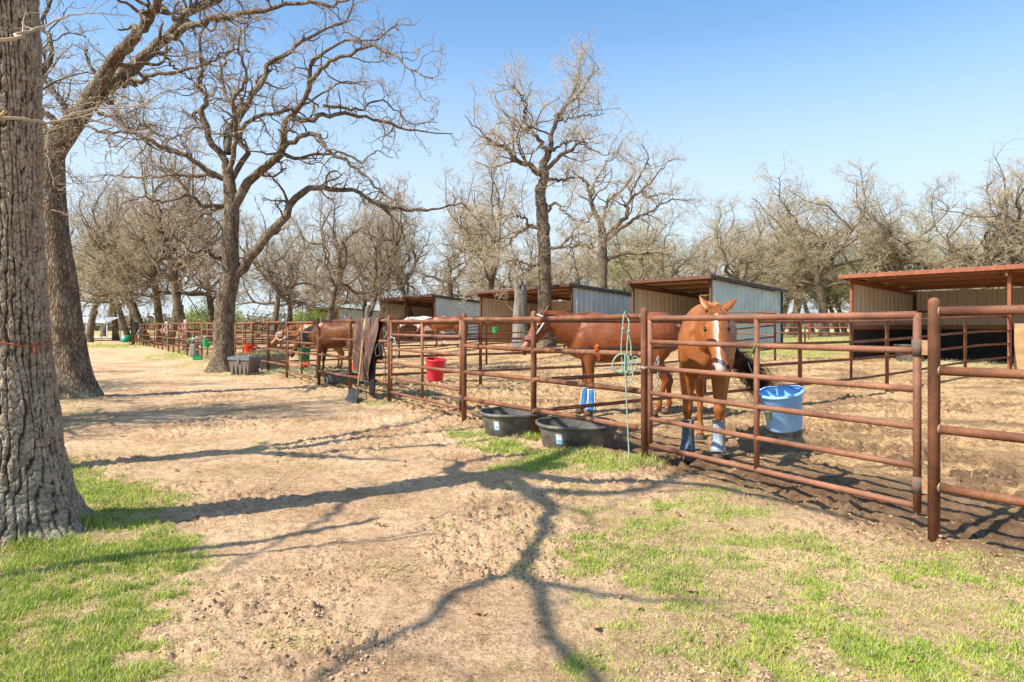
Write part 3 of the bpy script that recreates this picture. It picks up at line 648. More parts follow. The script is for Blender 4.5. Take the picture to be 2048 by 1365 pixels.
SLV = [dict(q) for q in BLV]; SLV[1]['per_m'] = 3.4; SLV[2]['per_m'] = 3.4; SLV[3]['per_m'] = 3.8
def gen_variant(seed, H=12., spread=5., trunk=3.5, bud=M_bud, bper=1, bs=.045, lv=None, nl=8, lean=0., twig=None):
    g = np.random.default_rng(seed)
    n0 = 30; tp = [(0, 0, -.2)]; d = np.array([lean, g.normal(0, .06), 1.]); p = np.array(tp[0])
    for i in range(6): d = unit(d+g.normal(0, .07, 3)); p = p+d*(trunk*1.6/6); tp.append(tuple(p))
    P = catmull(tp, n0); rb = .025*H; Rr = flare(P, np.linspace(rb, rb*.55, n0), .5, .4)
    limbs = []
    for k in range(nl):
        t = .6+.4*(k+.5)/nl; i = int(t*(n0-1)); p = P[i].copy(); a = k*2.4+g.uniform(-.5, .5)
        out = g.uniform(.5, 1.25) if k < nl-2 else g.uniform(.15, .5)
        d = unit(np.array([math.cos(a)*out, math.sin(a)*out, g.uniform(.35, .9)])); L = g.uniform(.75, 1.05)*math.hypot(spread, H-trunk)*(.62 if out > .9 else .78)
        pts = [p]; m = 12
        for s_ in range(m):
            d = unit(d+g.normal(0, .24, 3)+np.array([0, 0, .10])); p = p+d*L/m; pts.append(p.copy())
        limbs.append(spl(pts, rb*g.uniform(.34, .48), .014, 22))
        # fork
        j = int(g.uniform(4, 7)); p = pts[j].copy(); d = unit(pts[j]-pts[j-1]+g.normal(0, .6, 3)); q = [p]
        for s_ in range(9): d = unit(d+g.normal(0, .26, 3)+np.array([0, 0, .08])); p = p+d*L*.6/9; q.append(p.copy())
        limbs.append(spl(q, rb*.26, .014, 22))
        j = int(g.uniform(2, 4)); p = pts[j].copy(); d = unit(pts[j]-pts[j-1]+g.normal(0, .8, 3)); q = [p]
        for s_ in range(7): d = unit(d+g.normal(0, .3, 3)+np.array([0, 0, .05])); p = p+d*L*.45/7; q.append(p.copy())
        limbs.append(spl(q, rb*.22, .02, 22))
    m1, m2 = tree_meshes('oak_v%d' % seed, P, Rr, limbs, seed+100, lv or BLV, M_barkfar, twig or M_twigfar, bud, bper, bs, tsides=10)
    co = np.empty(len(m2.vertices)*3, np.float32); m2.vertices.foreach_get('co', co); co = co.reshape(-1, 3)
    VH[m2.name] = (float(np.percentile(co[:, 2], 99.3)), float(np.percentile(np.hypot(co[:, 0], co[:, 1]), 96)))
    return m1, m2
VH = {}
V = {'a': gen_variant(1, 12, 5.5, lv=SLV), 'b': gen_variant(2, 12, 6, nl=9), 'c': gen_variant(3, 12, 4.5, trunk=3.9, lv=SLV), 'd': gen_variant(4, 12, 6.5, trunk=3.0, nl=9),
     'l': gen_variant(5, 12, 5, lean=-.35, lv=SLV), 'g': gen_variant(6, 12, 5, bud=M_newleaf, bper=2, bs=.085), 'n': gen_variant(8, 12, 5.5, bud=None, bper=0)}
# trunk px, distance, crown-top px row, variant, rotation, width factor, label
BT = [(178, 57, 380, 'b', .3, .9, 'bare oak on the lawn in front of the carport, left of its middle'),
      (232, 64, 420, 'a', 1.9, .9, 'bare oak by the right end of the carport'),
      (262, 60, 380, 'l', .2, .7, 'slim bare oak with a trunk tilted left behind the garden spreader'),
      (270, 66, 400, 'c', 2.2, .7, 'slim upright bare oak at the far end of the pipe fence'),
      (299, 52, 330, 'l', 0, .9, 'bare oak leaning left behind the far end of the pens'),
      (322, 50, 340, 'a', 4.1, .9, 'forked bare oak behind the tan ropes on the far fence'),
      (337, 47, 330, 'c', 5.0, .9, 'upright bare oak just left of the thin black pole'),
      (381, 39, 250, 'd', 1.2, .8, 'thick dark bare oak just left of the arching oak behind the pink rope'),
      (428, 52, 350, 'b', 2.0, .8, 'bare oak half hidden by the arching oak trunk'),
      (546, 44, 390, 'a', 0.6, .8, 'low forked bare oak above the light bay horse'),
      (578, 58, 420, 'n', 1.2, .8, 'thin distant bare oak above the green bucket'),
      (648, 41, 360, 'c', 3.2, .8, 'bare oak standing in front of the farthest shelter'),
      (663, 56, 430, 'a', 5.2, .8, 'thin bare oak behind the farthest shelter'),
      (716, 45, 370, 'l', 3.4, .8, 'bare oak tilted right behind the brown canvas blanket'),
      (731, 58, 420, 'n', 4.2, .8, 'thin straight bare oak right of the tilted one'),
      (779, 62, 400, 'd', .9, .8, 'bare oak behind the front corner of the fourth shelter'),
      (838, 50, 370, 'l', 5.9, .8, 'bare oak above the open front of the fourth shelter'),
      (905, 66, 400, 'a', 3.9, .8, 'distant bare oak above the right side of the fourth shelter'),
      (975, 48, 295, 'b', 5.1, .8, 'broad bare oak left of the tallest one behind the shelters'),
      (1140, 72, 440, 'd', 1.1, .9, 'distant bare oak between the tallest and the wide forked oak'),
      (1314, 52, 365, 'd', 2.9, .85, 'dark limbed bare oak above the nearest middle shelter'),
      (1400, 66, 400, 'a', 4.9, .9, 'distant bare oak above the front right corner of the blue sided shelter'),
      (1488, 56, 395, 'b', .8, .9, 'bare oak behind the pale metal wall of the single shelter'),
      (1560, 75, 410, 'g', .4, .8, 'distant oak with yellow green buds left of the right hand oak'),
      (1647, 62, 332, 'b', 3.3, 1.0, 'bushy bare oak standing between the two right hand shelters'),
      (1676, 70, 470, 'g', 3.1, .8, 'small oak with fresh green leaves beside the right hand shelter'),
      (1760, 72, 372, 'n', 1.4, .8, 'fine twigged bare oak rising over the left end of the red roofed shelter'),
      (1850, 84, 415, 'g', 2.4, .8, 'pale green budding oak over the middle of the red roofed shelter'),
      (1925, 70, 425, 'd', 5.4, .8, 'low bare oak close behind the red roofed shelter'),
      (2010, 56, 312, 'n', 2.6, .85, 'big fine twigged oak at the right edge of the photo'),
      (2110, 60, 400, 'a', .2, .9, 'bare oak cut by the right edge of the photo'),
      (205, 84, 430, 'd', 4.4, .9, 'far bare oak behind the middle of the carport'),
      (620, 84, 440, 'b', .5, .9, 'far bare oak left of the farthest shelter'),
      (1040, 80, 430, 'a', 2.7, .9, 'far bare oak directly behind the dead stump'),
      (1240, 80, 430, 'g', 5.5, .9, 'far budding oak behind the wide forked oak'),
      (1720, 90, 440, 'd', 5.0, .9, 'far bare oak behind the bushy right hand oak'),
      (1585, 70, 385, 'c', 2.2, 1.0, 'slim bare oak left of the bushy right hand oak'),
      (1820, 66, 365, 'a', 1.2, 1.0, 'spreading bare oak above the left half of the red roofed shelter'),
      (1935, 62, 345, 'b', 5.9, 1.0, 'dense bare oak just left of the big oak at the right edge')]
for px_, Yd, top, v, rz, wf, lab in BT:
    if px_ < 900: v = {'b': 'a', 'd': 'c'}.get(v, v)
    x = (px_-1024)/F*Yd; zg = bh(x, Yd); Hh = EYE+(HOR-top)*Yd/F-zg; s_ = Hh/VH[V[v][1].name][0]; w_ = s_*wf*(1.3 if px_ > 1100 else 1.1)
    place_tree('oak_tree', lab, *V[v], (x, Yd, zg), rz, (w_, w_, s_), group='bare oaks beyond the pens')

_g = np.random.default_rng(99); _vs = list('abdcgn')
for _i in range(16):
    px_ = 900+_i*80+_g.uniform(-30, 30); Yd = _g.uniform(72, 105); v = _vs[_i % 6]; v_ = V[v]
    x = (px_-1024)/F*Yd; s_ = (_g.uniform(6.5, 9) if px_ < 900 else _g.uniform(9.5, 12.5))/VH[v_[1].name][0]
    place_tree('oak_tree', 'bare oak in the distant rows beyond the pens and shelters', *V[v], (x, Yd, bh(x, Yd)), _g.uniform(0, 6), (s_*1.15, s_*1.15, s_), group='distant rows of bare oaks')
# nearest trunk with real bark relief; crown above the frame casts the branch shadows
def tree1():
    g = np.random.default_rng(11); o = (-3.33, 4.5, 0)
    nz_, na = 620, 300; zs = np.linspace(-.12, 4.35, nz_); th = np.linspace(0, 2*np.pi, na, endpoint=False)
    ZZ, TT = np.meshgrid(zs, th, indexing='ij')
    rb = np.interp(ZZ, [-.12, 0, .12, .3, .6, 1.2, 2.2, 3.5, 4.4], [.60, .54, .45, .375, .29, .215, .19, .183, .18])
    root = np.exp(-np.clip(ZZ, 0, 9)/.2)*(.07*np.cos(TT*5+.6)+.05*np.cos(TT*3+2.0)); rb = rb+root
    # ridged bark cells, elongated along the trunk
    u = np.cos(TT); v_ = np.sin(TT); arc = TT*.30
    def pern(f, s): # angularly periodic noise
        return fbm(u*f+ZZ*0+7, v_*f+ZZ*f*.9, s, 4)
    wv = (pern(3.2, 3)-.5)*.20
    NC = 36
    def cellper(zf, s, nc, warp=0.):
        cx = TT/(2*np.pi)*nc+wv*nc*.5+warp; cy = ZZ*zf+(pern(6, 13)-.5)*1.4
        ix = np.floor(cx); iy = np.floor(cy); f1 = np.full(cx.shape, 9.); f2 = f1.copy(); idv = f1.copy()
        for dx in (-1, 0, 1):
            for dy in (-1, 0, 1):
                a_ = ix+dx; b_ = iy+dy; am = np.mod(a_, nc)
                px_ = a_+.15+.7*_h(am, b_, s); py_ = b_+.05+.9*_h(am, b_, s+5); d = np.hypot(px_-cx, (py_-cy))
                m = d < f1; f2 = np.where(m, f1, np.minimum(f2, d)); idv = np.where(m, _h(am, b_, s+9), idv); f1 = np.where(m, d, f1)
        return f1, f2, idv
    f1, f2, idv = cellper(14., 4, NC); e = f2-f1; h1 = ss(e/.42)
    f1b, f2b, idb = cellper(30., 14, NC*2, 3.); e2 = f2b-f1b; h2 = ss(e2/.3)
    fine = fbm(TT*60, ZZ*90, 5, 3)
    fine = fine*ss(TT/.15)*ss((2*np.pi-TT)/.15)+.5*(1-ss(TT/.15)*ss((2*np.pi-TT)/.15))
    wz = (fbm(u*2.6+9, v_*2.6+ZZ*2.1, 23, 4)-.5)*3.4+(fbm(u*6+3, v_*6+ZZ*5.5, 24, 3)-.5)*1.5
    hv = ss(np.abs(np.sin(TT*18+wz*2.0))/.50); NCH = None
    h1 = ss(e/.20); H_ = hv*(.35+.65*h1)*(.8+.4*idv)
    disp = .013*hv*(.7+.5*idv)+.006*h1*hv*(.4+idv)+.0035*h2*h1+.009*(fine-.5)-.02
    h1 = H_
    rr = rb+disp*np.interp(ZZ, [-.1, .1, .4], [.5, .8, 1.0])
    cx = .04*np.sin(ZZ*.9)+.02*np.sin(ZZ*2.3)-.02; cy = .03*np.sin(ZZ*.7+1)
    Vv = np.stack([cx+rr*u, cy+rr*v_, ZZ], -1).reshape(-1, 3)
    i = np.arange(nz_-1)[:, None]; j = np.arange(na)[None]; j2 = (j+1) % na
    Q = np.stack([i*na+j, i*na+j2, (i+1)*na+j2, (i+1)*na+j], -1).reshape(-1, 4)
    me = np_mesh('near_trunk', Vv, Q)
    at = me.attributes.new('ridge', 'FLOAT_COLOR', 'POINT')
    at.data.foreach_set('color', np.stack([h1*(.5+.5*h2), idv, fine, np.ones_like(fine)], -1).astype(np.float32).ravel())
    m = bpy.data.materials.new('near_bark'); m.use_nodes = True; nd, lk, b = nodes(m)
    b.inputs['Roughness'].default_value = .92; b.inputs['Specular IOR Level'].default_value = .12
    a = nd.new('ShaderNodeAttribute'); a.attribute_name = 'ridge'; sp = nd.new('ShaderNodeSeparateColor'); lk.new(a.outputs['Color'], sp.inputs[0])
    r = nd.new('ShaderNodeValToRGB'); e_ = r.color_ramp.elements; e_[0].position = .1; e_[0].color = (.075, .05, .034, 1); e_[1].position = .8; e_[1].color = (.40, .33, .255, 1)
    lk.new(sp.outputs[0], r.inputs[0])
    tc = nd.new('ShaderNodeTexCoord'); n = nd.new('ShaderNodeTexNoise'); n.inputs['Scale'].default_value = 7; n.inputs['Detail'].default_value = 10; n.inputs['Roughness'].default_value = .7
    lk.new(tc.outputs['Object'], n.inputs[0]); r2 = nd.new('ShaderNodeValToRGB'); r2.color_ramp.elements[0].position = .35; r2.color_ramp.elements[0].color = (.62, .58, .53, 1); r2.color_ramp.elements[1].position = .68; r2.color_ramp.elements[1].color = (1.25, 1.25, 1.22, 1)
    lk.new(n.outputs['Fac'], r2.inputs[0]); mx = nd.new('ShaderNodeMix'); mx.data_type = 'RGBA'; mx.blend_type = 'MULTIPLY'; mx.inputs[0].default_value = 1
    lk.new(r.outputs[0], mx.inputs[6]); lk.new(r2.outputs[0], mx.inputs[7])
    n4 = nd.new('ShaderNodeTexNoise'); n4.inputs['Scale'].default_value = 2.6; n4.inputs['Detail'].default_value = 9; n4.inputs['Roughness'].default_value = .7; lk.new(tc.outputs['Object'], n4.inputs[0])
    r4 = nd.new('ShaderNodeValToRGB'); r4.color_ramp.elements[0].position = .52; r4.color_ramp.elements[0].color = (0, 0, 0, 1); r4.color_ramp.elements[1].position = .72; r4.color_ramp.elements[1].color = (.6, .6, .6, 1)
    lk.new(n4.outputs['Fac'], r4.inputs[0]); mm = nd.new('ShaderNodeMath'); mm.operation = 'MULTIPLY'; lk.new(r4.outputs[0], mm.inputs[0]); lk.new(sp.outputs[0], mm.inputs[1])
    mx3 = nd.new('ShaderNodeMix'); mx3.data_type = 'RGBA'; lk.new(mm.outputs[0], mx3.inputs[0]); lk.new(mx.outputs[2], mx3.inputs[6]); mx3.inputs[7].default_value = (.33, .33, .25, 1)
    lk.new(mx3.outputs[2], b.inputs['Base Color'])
    nb = nd.new('ShaderNodeTexNoise'); nb.inputs['Scale'].default_value = 90; nb.inputs['Detail'].default_value = 6; lk.new(tc.outputs['Object'], nb.inputs[0])
    bp = nd.new('ShaderNodeBump'); bp.inputs['Distance'].default_value = .006; lk.new(nb.outputs['Fac'], bp.inputs['Height']); lk.new(bp.outputs[0], b.inputs['Normal'])
    me.materials.append(m)
    # limbs: ground shadow positions (px) with the limb height above them
    ct = 1/math.tan(EL)
    def sh(px_, py_, h):
        q = gp(px_, py_); return (q[0]-LX*h*ct-o[0], q[1]-LY*h*ct-o[1], h)
    L = [([(0, 0, 4.2), sh(1150, 965, 4.9), sh(1280, 962, 5.3), sh(1420, 972, 5.8), sh(1560, 1000, 6.4), sh(1740, 1040, 7.0)], .105, .03),
         ([(0, 0, 4.1), sh(1085, 1000, 4.45), sh(1090, 1040, 4.6), sh(1070, 1090, 4.8), sh(1045, 1140, 5.0), sh(1080, 1180, 5.15), sh(1090, 1240, 5.3), sh(1105, 1290, 5.4), sh(1200, 1370, 5.6), sh(1280, 1480, 5.8)], .060, .028),
         ([sh(1050, 1140, 5.0), sh(930, 1180, 5.2), sh(860, 1240, 5.4), sh(770, 1285, 5.6), sh(690, 1330, 5.8), sh(600, 1380, 6.0), sh(450, 1480, 6.3)], .042, .016),
         ([sh(1090, 1170, 5.1), sh(1180, 1185, 5.2), sh(1300, 1200, 5.4), sh(1450, 1205, 5.6)], .035, .012),
         ([(0, 0, 3.9), sh(900, 940, 4.4), sh(1000, 915, 4.9), sh(1150, 905, 5.5), sh(1300, 890, 6.2)], .09, .02),
         ([(0, 0, 4.2), sh(1000, 975, 5.6), sh(1250, 985, 7.0), sh(1400, 930, 8.5)], .13, .04),
         ([(0, 0, 4.25), (-.8, -.5, 5.2), (-1.9, -1.0, 6.0), (-3.0, -1.6, 6.6)], .12, .04),
         ([(0, 0, 4.25), (.2, .9, 5.4), (.1, 1.8, 6.3), (.5, 2.7, 7.6)], .11, .03),
         ([sh(700, 1000, 5.0), sh(640, 1045, 5.1), sh(560, 1080, 5.3), sh(440, 1150, 5.7)], .03, .012)]
    limbs = [spl(q[0], q[1], q[2], 24, .02, g) for q in L]
    lv = [dict(per_m=1.6, l0=.5, l1=1.7, n=10, wig=.42, ang=(.5, 1.1), rr=.35, tmin=.3, up=.3, rmin=.006),
          dict(per_m=3.2, l0=.3, l1=.8, n=7, wig=.45, ang=(.5, 1.1), rr=.5, up=.15, rmin=.004),
          dict(per_m=4, l0=.12, l1=.35, n=4, wig=.4, ang=(.5, 1.1), rr=.6, up=.1, rmin=.0025)]
    P = np.array([(.0, 0, 4.0), (0, 0, 4.4), (.0, -.02, 4.8)]); P = catmull(P, 8); Rr = np.linspace(.17, .11, 8)
    m1, m2 = tree_meshes('oak1', P, Rr, limbs, 2, lv, M_bark, M_twig)
    t = thing('oak_tree', 'nearest tree, a massive furrowed oak trunk cut by the left edge', 'tree', o)
    tr = bpy.data.objects.new('trunk', me); COL.objects.link(tr); tr.parent = t
    for nm, q in (('limbs', m1), ('crown', m2)):
        oo = bpy.data.objects.new(nm, q); COL.objects.link(oo); oo.parent = t
    # orange cord tied round the trunk
    pts = [(o[0]+.01+.222*math.cos(a), o[1]+.03+.222*math.sin(a), 1.315+.02*math.cos(a)*-1+.012*math.sin(3*a)) for a in np.linspace(0, 2*math.pi, 49)]
    pts += [(o[0]+.215, o[1]-.07, 1.30), (o[0]+.245, o[1]-.09, 1.262), (o[0]+.24, o[1]-.08, 1.23)]
    c = MB().tube(pts, .0045, 6).build('cord', M_twine); tag(c, 'thin orange cord tied around the nearest oak trunk', 'cord')
    # tree left of the frame: its trunk shadow and pale branches reach in
    o2 = (-6.6, 5.45, 0); g2 = np.random.default_rng(77)
    P, Rr = spl([(0, 0, -.1), (.02, .03, 1.5), (.06, .05, 3), (.02, .1, 4.6)], .22, .16, 30); Rr = flare(P, Rr, .5, .3)
    L2 = [([(0, .1, 3.8), (.6, .3, 4.6), (.9, .8, 5.4), (1.6, 1.2, 6.2), (2.0, 1.9, 7.2)], .09), ([(0, .1, 4.2), (-.6, -.4, 5.2), (-1.4, -.2, 6.4)], .08),
          ([(0, .1, 4.4), (.3, -.8, 5.5), (.2, -1.6, 6.6)], .08), ([(0, .1, 4.5), (.1, .9, 6), (-.3, 1.9, 7.5)], .09), ([(0, .1, 4.0), (1.0, -.2, 4.9), (2.0, .2, 5.8), (2.9, .1, 6.8)], .07)]
    m = tree_meshes('oak0', P, Rr, [spl(q, r_, .02, 20, .03, g2) for q, r_ in L2], 21, lv, M_bark, M_twig)
    place_tree('oak_tree', 'slim oak standing outside the left edge, seen by its long shadow', *m, o2)
    for (x_, y_, v_, rz_, s_, lab) in ((-9.8, 8.3, 'b', 1.0, .62, 'bare oak outside the left edge whose limbs shade the middle of the lane'), (-14.2, 11.6, 'd', 2.0, .7, 'bare oak farther outside the left edge, shading the lane beyond the leaning oak'), (-20.5, 17.5, 'a', 4.0, .75, 'farthest shade oak outside the left edge beside the lane')):
        place_tree('oak_tree', lab, *V[v_], (x_, y_, 0), rz_, (s_, s_, s_))
    o3 = (-4.35, 2.75, 0)
    P, Rr = spl([(0, 0, -.05), (.05, .02, 1.0), (.02, .1, 2.0), (.1, .15, 3.2), (.05, .2, 4.2)], .06, .03, 24)
    def rel(pts, Y0, Y1):
        k = len(pts); return [tuple(np.array(wp(a, b_, Y0+(Y1-Y0)*i_/(k-1)))-np.array(o3)) for i_, (a, b_) in enumerate(pts)]
    L3 = [([(.05, .1, 2.4)]+rel([(-40, 85), (30, 70), (75, 58), (115, 40), (150, 30), (200, 28), (300, 40)], 3.3, 4.0), .010, .002),
          ([(.03, .1, 1.9)]+rel([(-60, 225), (0, 236), (60, 241), (100, 245), (140, 232), (190, 218), (260, 215), (330, 190), (400, 150)], 3.4, 4.4), .011, .002),
          (rel([(150, 228), (220, 250), (300, 272), (380, 300), (450, 315), (520, 330)], 3.8, 4.6), .006, .002),
          (rel([(100, 245), (94, 300), (110, 372), (125, 382)], 3.8, 3.9), .004, .002),
          (rel([(100, 420), (120, 425), (150, 440)], 4.0, 4.1), .003, .0015)]
    lv3 = [dict(per_m=4, l0=.12, l1=.45, n=7, wig=.2, ang=(.5, 1.1), rr=.5, tmin=.3, up=.1, rmin=.0022),
           dict(per_m=7, l0=.05, l1=.18, n=4, wig=.3, ang=(.5, 1.1), rr=.6, rmin=.0015)]
    m = tree_meshes('sapling', P, Rr, [spl(q, a_, b_, 30, .004, g2) for q, a_, b_ in L3], 3, lv3, M_paletwig, M_paletwig)
    place_tree('young_tree', 'young tree left of the frame whose pale thin branches cross the nearest trunk', *m, o3)
tree1()
#MORE
# ------------------------------------------------------------------ pipe fences and gates
def fpt(p, z): return Vector((p[0], p[1], z))
def post(root, p, h=1.60, r=.037, name='post', m=None):
    zg = GH(*p); z0 = bh(*p)
    pts = [(p[0], p[1], zg-.15), (p[0], p[1], z0+h-.035), (p[0], p[1], z0+h-.012), (p[0], p[1], z0+h), (p[0], p[1], z0+h+.004)]
    lx, ly = R(-.006, .006), R(-.006, .006)
    pts = [(a+lx*(c-z0), b+ly*(c-z0), c) for a, b, c in pts]
    o = MB().tube(pts, [r, r, r*.9, r*.55, r*.1], 16).build(name, m or M_rust, root); return o
HP = (1.51, 1.12, .735, .35)
HG = (1.49, 1.25, .985, .73, .465, .195)
def fence(label, p0, p1, nodes_=(0, .5, 1), hs=HP, r=.030, top=.031, group='rusty pipe fence panels', braces=(), ph=1.60, skip=(), welds=False, mt=None):
    p0 = np.array(p0, float); p1 = np.array(p1, float); mt = mt or M_rust
    root = thing('pipe_fence_panel', label, 'fence', (0, 0, 0), 0, group)
    for t in nodes_:
        if t in skip: continue
        post(root, p0+(p1-p0)*t, ph, m=mt)
    for i, h in enumerate(hs):
        n = 9; pts = []; sag = R(-.008, .012); ph2 = R(-.3, .3)
        for k in range(n):
            q = p0+(p1-p0)*(k/(n-1)); pts.append((q[0], q[1], bh(*q)+h-sag*math.sin(math.pi*k/(n-1)+ph2)))
        MB().tube(pts, top if i == 0 else r, 14).build('rail', mt, root)
    for t in braces:
        q = p0+(p1-p0)*t; z = bh(*q); MB().tube([(q[0], q[1], z+hs[-1]), (q[0], q[1], z+hs[0])], .024, 10).build('brace', mt, root)
    if welds:
        e = (p1-p0)/np.linalg.norm(p1-p0)
        for t in nodes_[:-1]:
            for h in hs:
                q = p0+(p1-p0)*t+e*.036; z = bh(*q)+h
                MB().tube([(q[0], q[1], z), (q[0]+e[0]*.006, q[1]+e[1]*.006, z)], .0335, 12).build('weld_bead', M_weld, root)
    return root
def gate(label, ph_, pl, hs=HG, r=.0235, group='rusty pipe gates', hinge=True, detail=True):
    """ph_: hinge post, pl: latch post"""
    a = np.array(ph_, float); b = np.array(pl, float); L = np.linalg.norm(b-a); e = (b-a)/L
    root = thing('pipe_gate', label, 'gate', (0, 0, 0), 0, group)
    s0 = a+e*.11; s1 = b-e*.085
    for q, lo in ((s0, .155), (s1, .175)):
        z = bh(*q); MB().tube([(q[0], q[1], z+lo), (q[0], q[1], z+1.505)], .026, 14).build('stile', M_gate, root)
    for i, h in enumerate(hs):
        pts = [(s0[0]*(1-t)+s1[0]*t, s0[1]*(1-t)+s1[1]*t, bh(*s0)*(1-t)+bh(*s1)*t+h-.003*math.sin(math.pi*t)) for t in np.linspace(0, 1, 8)]
        MB().tube(pts, .027 if i == 0 else r, 14).build('rail', M_gate, root)
    m = (s0+s1)/2; z = bh(*m)
    MB().tube([(m[0], m[1], z+hs[-1]), (m[0], m[1], z+hs[0])], .024, 12).build('brace', M_gate, root)
    if hinge:
        for h in (1.27, .34):
            z = bh(*s0)+h
            hg = MB().tube([(s0[0], s0[1], z-.055), (s0[0], s0[1], z+.055)], .034, 16).build('hinge', M_hinge, root)
            c = s0*.42+a*.58
            MB().box((c[0], c[1], z), (.085, .010, .10), Matrix.Rotation(math.atan2(e[1], e[0]), 3, 'Z'), .002).build('plate', M_plate, hg)
    return root
# positions along the track side fence
PA = (2.80, 4.53); PB = (1.37, 7.05); PM = (.25, 8.42); PC = (-.70, 9.99); PD = (-2.26, 12.6)
def onl(t): return (-2.26-.667*t, 12.6+t)
T_ = [0, 3.39, 5.62, 8.82, 10.93, 14.1, 16.3, 19.5, 21.7, 24.9, 27.1, 30.3, 32.5, 35.7, 37.9, 41.1]
PT = [onl(t) for t in T_]
post_lab = ['draped with the brown canvas blanket', 'before the pale grey tub', 'right behind the arching oak', 'hung with bright green buckets', 'hung with the pink rope bundle', 'hung with the tan ropes', 'hung with the black blanket']
fence('nearest pipe fence panel at the right edge, beside the gate hinges', PA, (4.95, 1.50), (0, .55, 1), welds=True)
gate('nearest pipe gate with the blue bucket and the chestnut horse behind it', PA, PB)
fence('pipe fence panel with the two black tubs under its bottom rail', PB, PC, (0, .53, 1), welds=True)
gate('second pipe gate from the right, with the red bucket on it', PC, PD)
for i in range(0, len(PT)-1):
    a, b = PT[i], PT[i+1]
    if i % 2 == 0:
        k = i//2; fence('pipe fence panel along the track, the one '+post_lab[k] if k < 7 else 'last pipe fence panel at the far end of the track', a, b, (0, .5, 1))
    else:
        k = (i-1)//2
        gate(['narrow pipe gate with the green feeder, in front of the golden horse', 'narrow pipe gate just right of the arching oak trunk', 'pipe gate left of the arching oak with a green crate at its foot', 'far pipe gate right of the pink rope bundle', 'far pipe gate between the tan ropes and the thin black pole', 'far pipe gate just right of the black blanket', 'farthest pipe gate near the end of the track'][k], a, b, group='rusty pipe gates')
# dividers between pens
HD = (1.48, 1.10, .74, .36)
G2 = 'pipe dividers between the pens'
fence('long pipe divider running from the black tubs to the red roofed shelter', PM, (13.9, 19.05), (.36, .56, .81, 1), HD, .026, .028, G2, braces=(.2, .47))
fence('pipe divider running from the brown blanket towards the single shelter', ((PT[0][0]+PT[1][0])/2, (PT[0][1]+PT[1][1])/2), (8.4, 21.8), (.225, .45, .7, 1), HD, .026, .028, G2)
fence('back pipe fence between the blue sided shelter and the red roofed shelter', (8.4, 21.8), (11.2, 22.6), (1,), (1.3, .86, .45), .024, .024, 'back pipe fences', skip=(), mt=M_oxide)
fence('back pipe fence running to the front corner of the blue sided shelter', (8.4, 21.8), (7.9, 27.1), (1,), HD, .024, .026, 'back pipe fences')
mid = lambda i: ((PT[i][0]+PT[i+1][0])/2, (PT[i][1]+PT[i+1][1])/2)
fence('pipe divider from the pale grey bin to the left corner of the single shelter', mid(2), (5.2, 30.4), (.25, .5, .75, 1), HD, .026, .028, G2)
fence('pipe divider reaching the middle of the shelter behind the dead stump', mid(4), (.5, 36.), (.25, .5, .75, 1), HD, .026, .028, G2)
fence('pipe divider reaching the left end of the shelter behind the dead stump', mid(6), (-1.95, 39.9), (.25, .5, .75, 1), HD, .026, .028, G2)
fence('pipe divider reaching the middle of the fourth shelter', mid(8), (-7., 47.), (.25, .5, .75, 1), HD, .026, .028, G2)
fence('pipe divider reaching the left end of the fourth shelter', mid(10), (-9.5, 50.), (.25, .5, .75, 1), HD, .026, .028, G2)
fence('far pipe divider running towards the farthest shelter', mid(12), (-14, 60.), (.25, .5, .75, 1), HD, .026, .028, G2)
fence('farthest pipe divider closing the row of pens', PT[-1], (-19, 66.), (.25, .5, .75, 1), HD, .026, .028, G2)
fence('red painted pipe fence far behind, between the two right hand shelters', (14.5, 48), (44, 43), (0, .2, .4, .6, .8, 1), (1.45, .85), .035, .04, 'distant boundary fences', mt=M_redpipe)
# wire mesh fence beside the red roofed shelter
def wirefence():
    root = thing('wire_fence', 'thin wire mesh fence with dark posts beyond the back pipe rails', 'fence')
    a = np.array((8.9, 33.)); b = np.array((20., 31.))
    m = MB()
    for h in np.linspace(.1, 1.35, 9): m.tube([(a[0], a[1], bh(*a)+h), (b[0], b[1], bh(*b)+h)], .0035, 4)
    for t in np.linspace(0, 1, 60):
        q = a+(b-a)*t; m.tube([(q[0], q[1], bh(*q)+.1), (q[0], q[1], bh(*q)+1.35)], .003, 4)
    m.build('mesh', M_wire, root)
    for t in (0, .22, .44, .66, .88): q = a+(b-a)*t; MB().tube([(q[0], q[1], bh(*q)-.1), (q[0], q[1], bh(*q)+1.5)], .04, 8).build('post', M_dsteel, root)
wirefence()

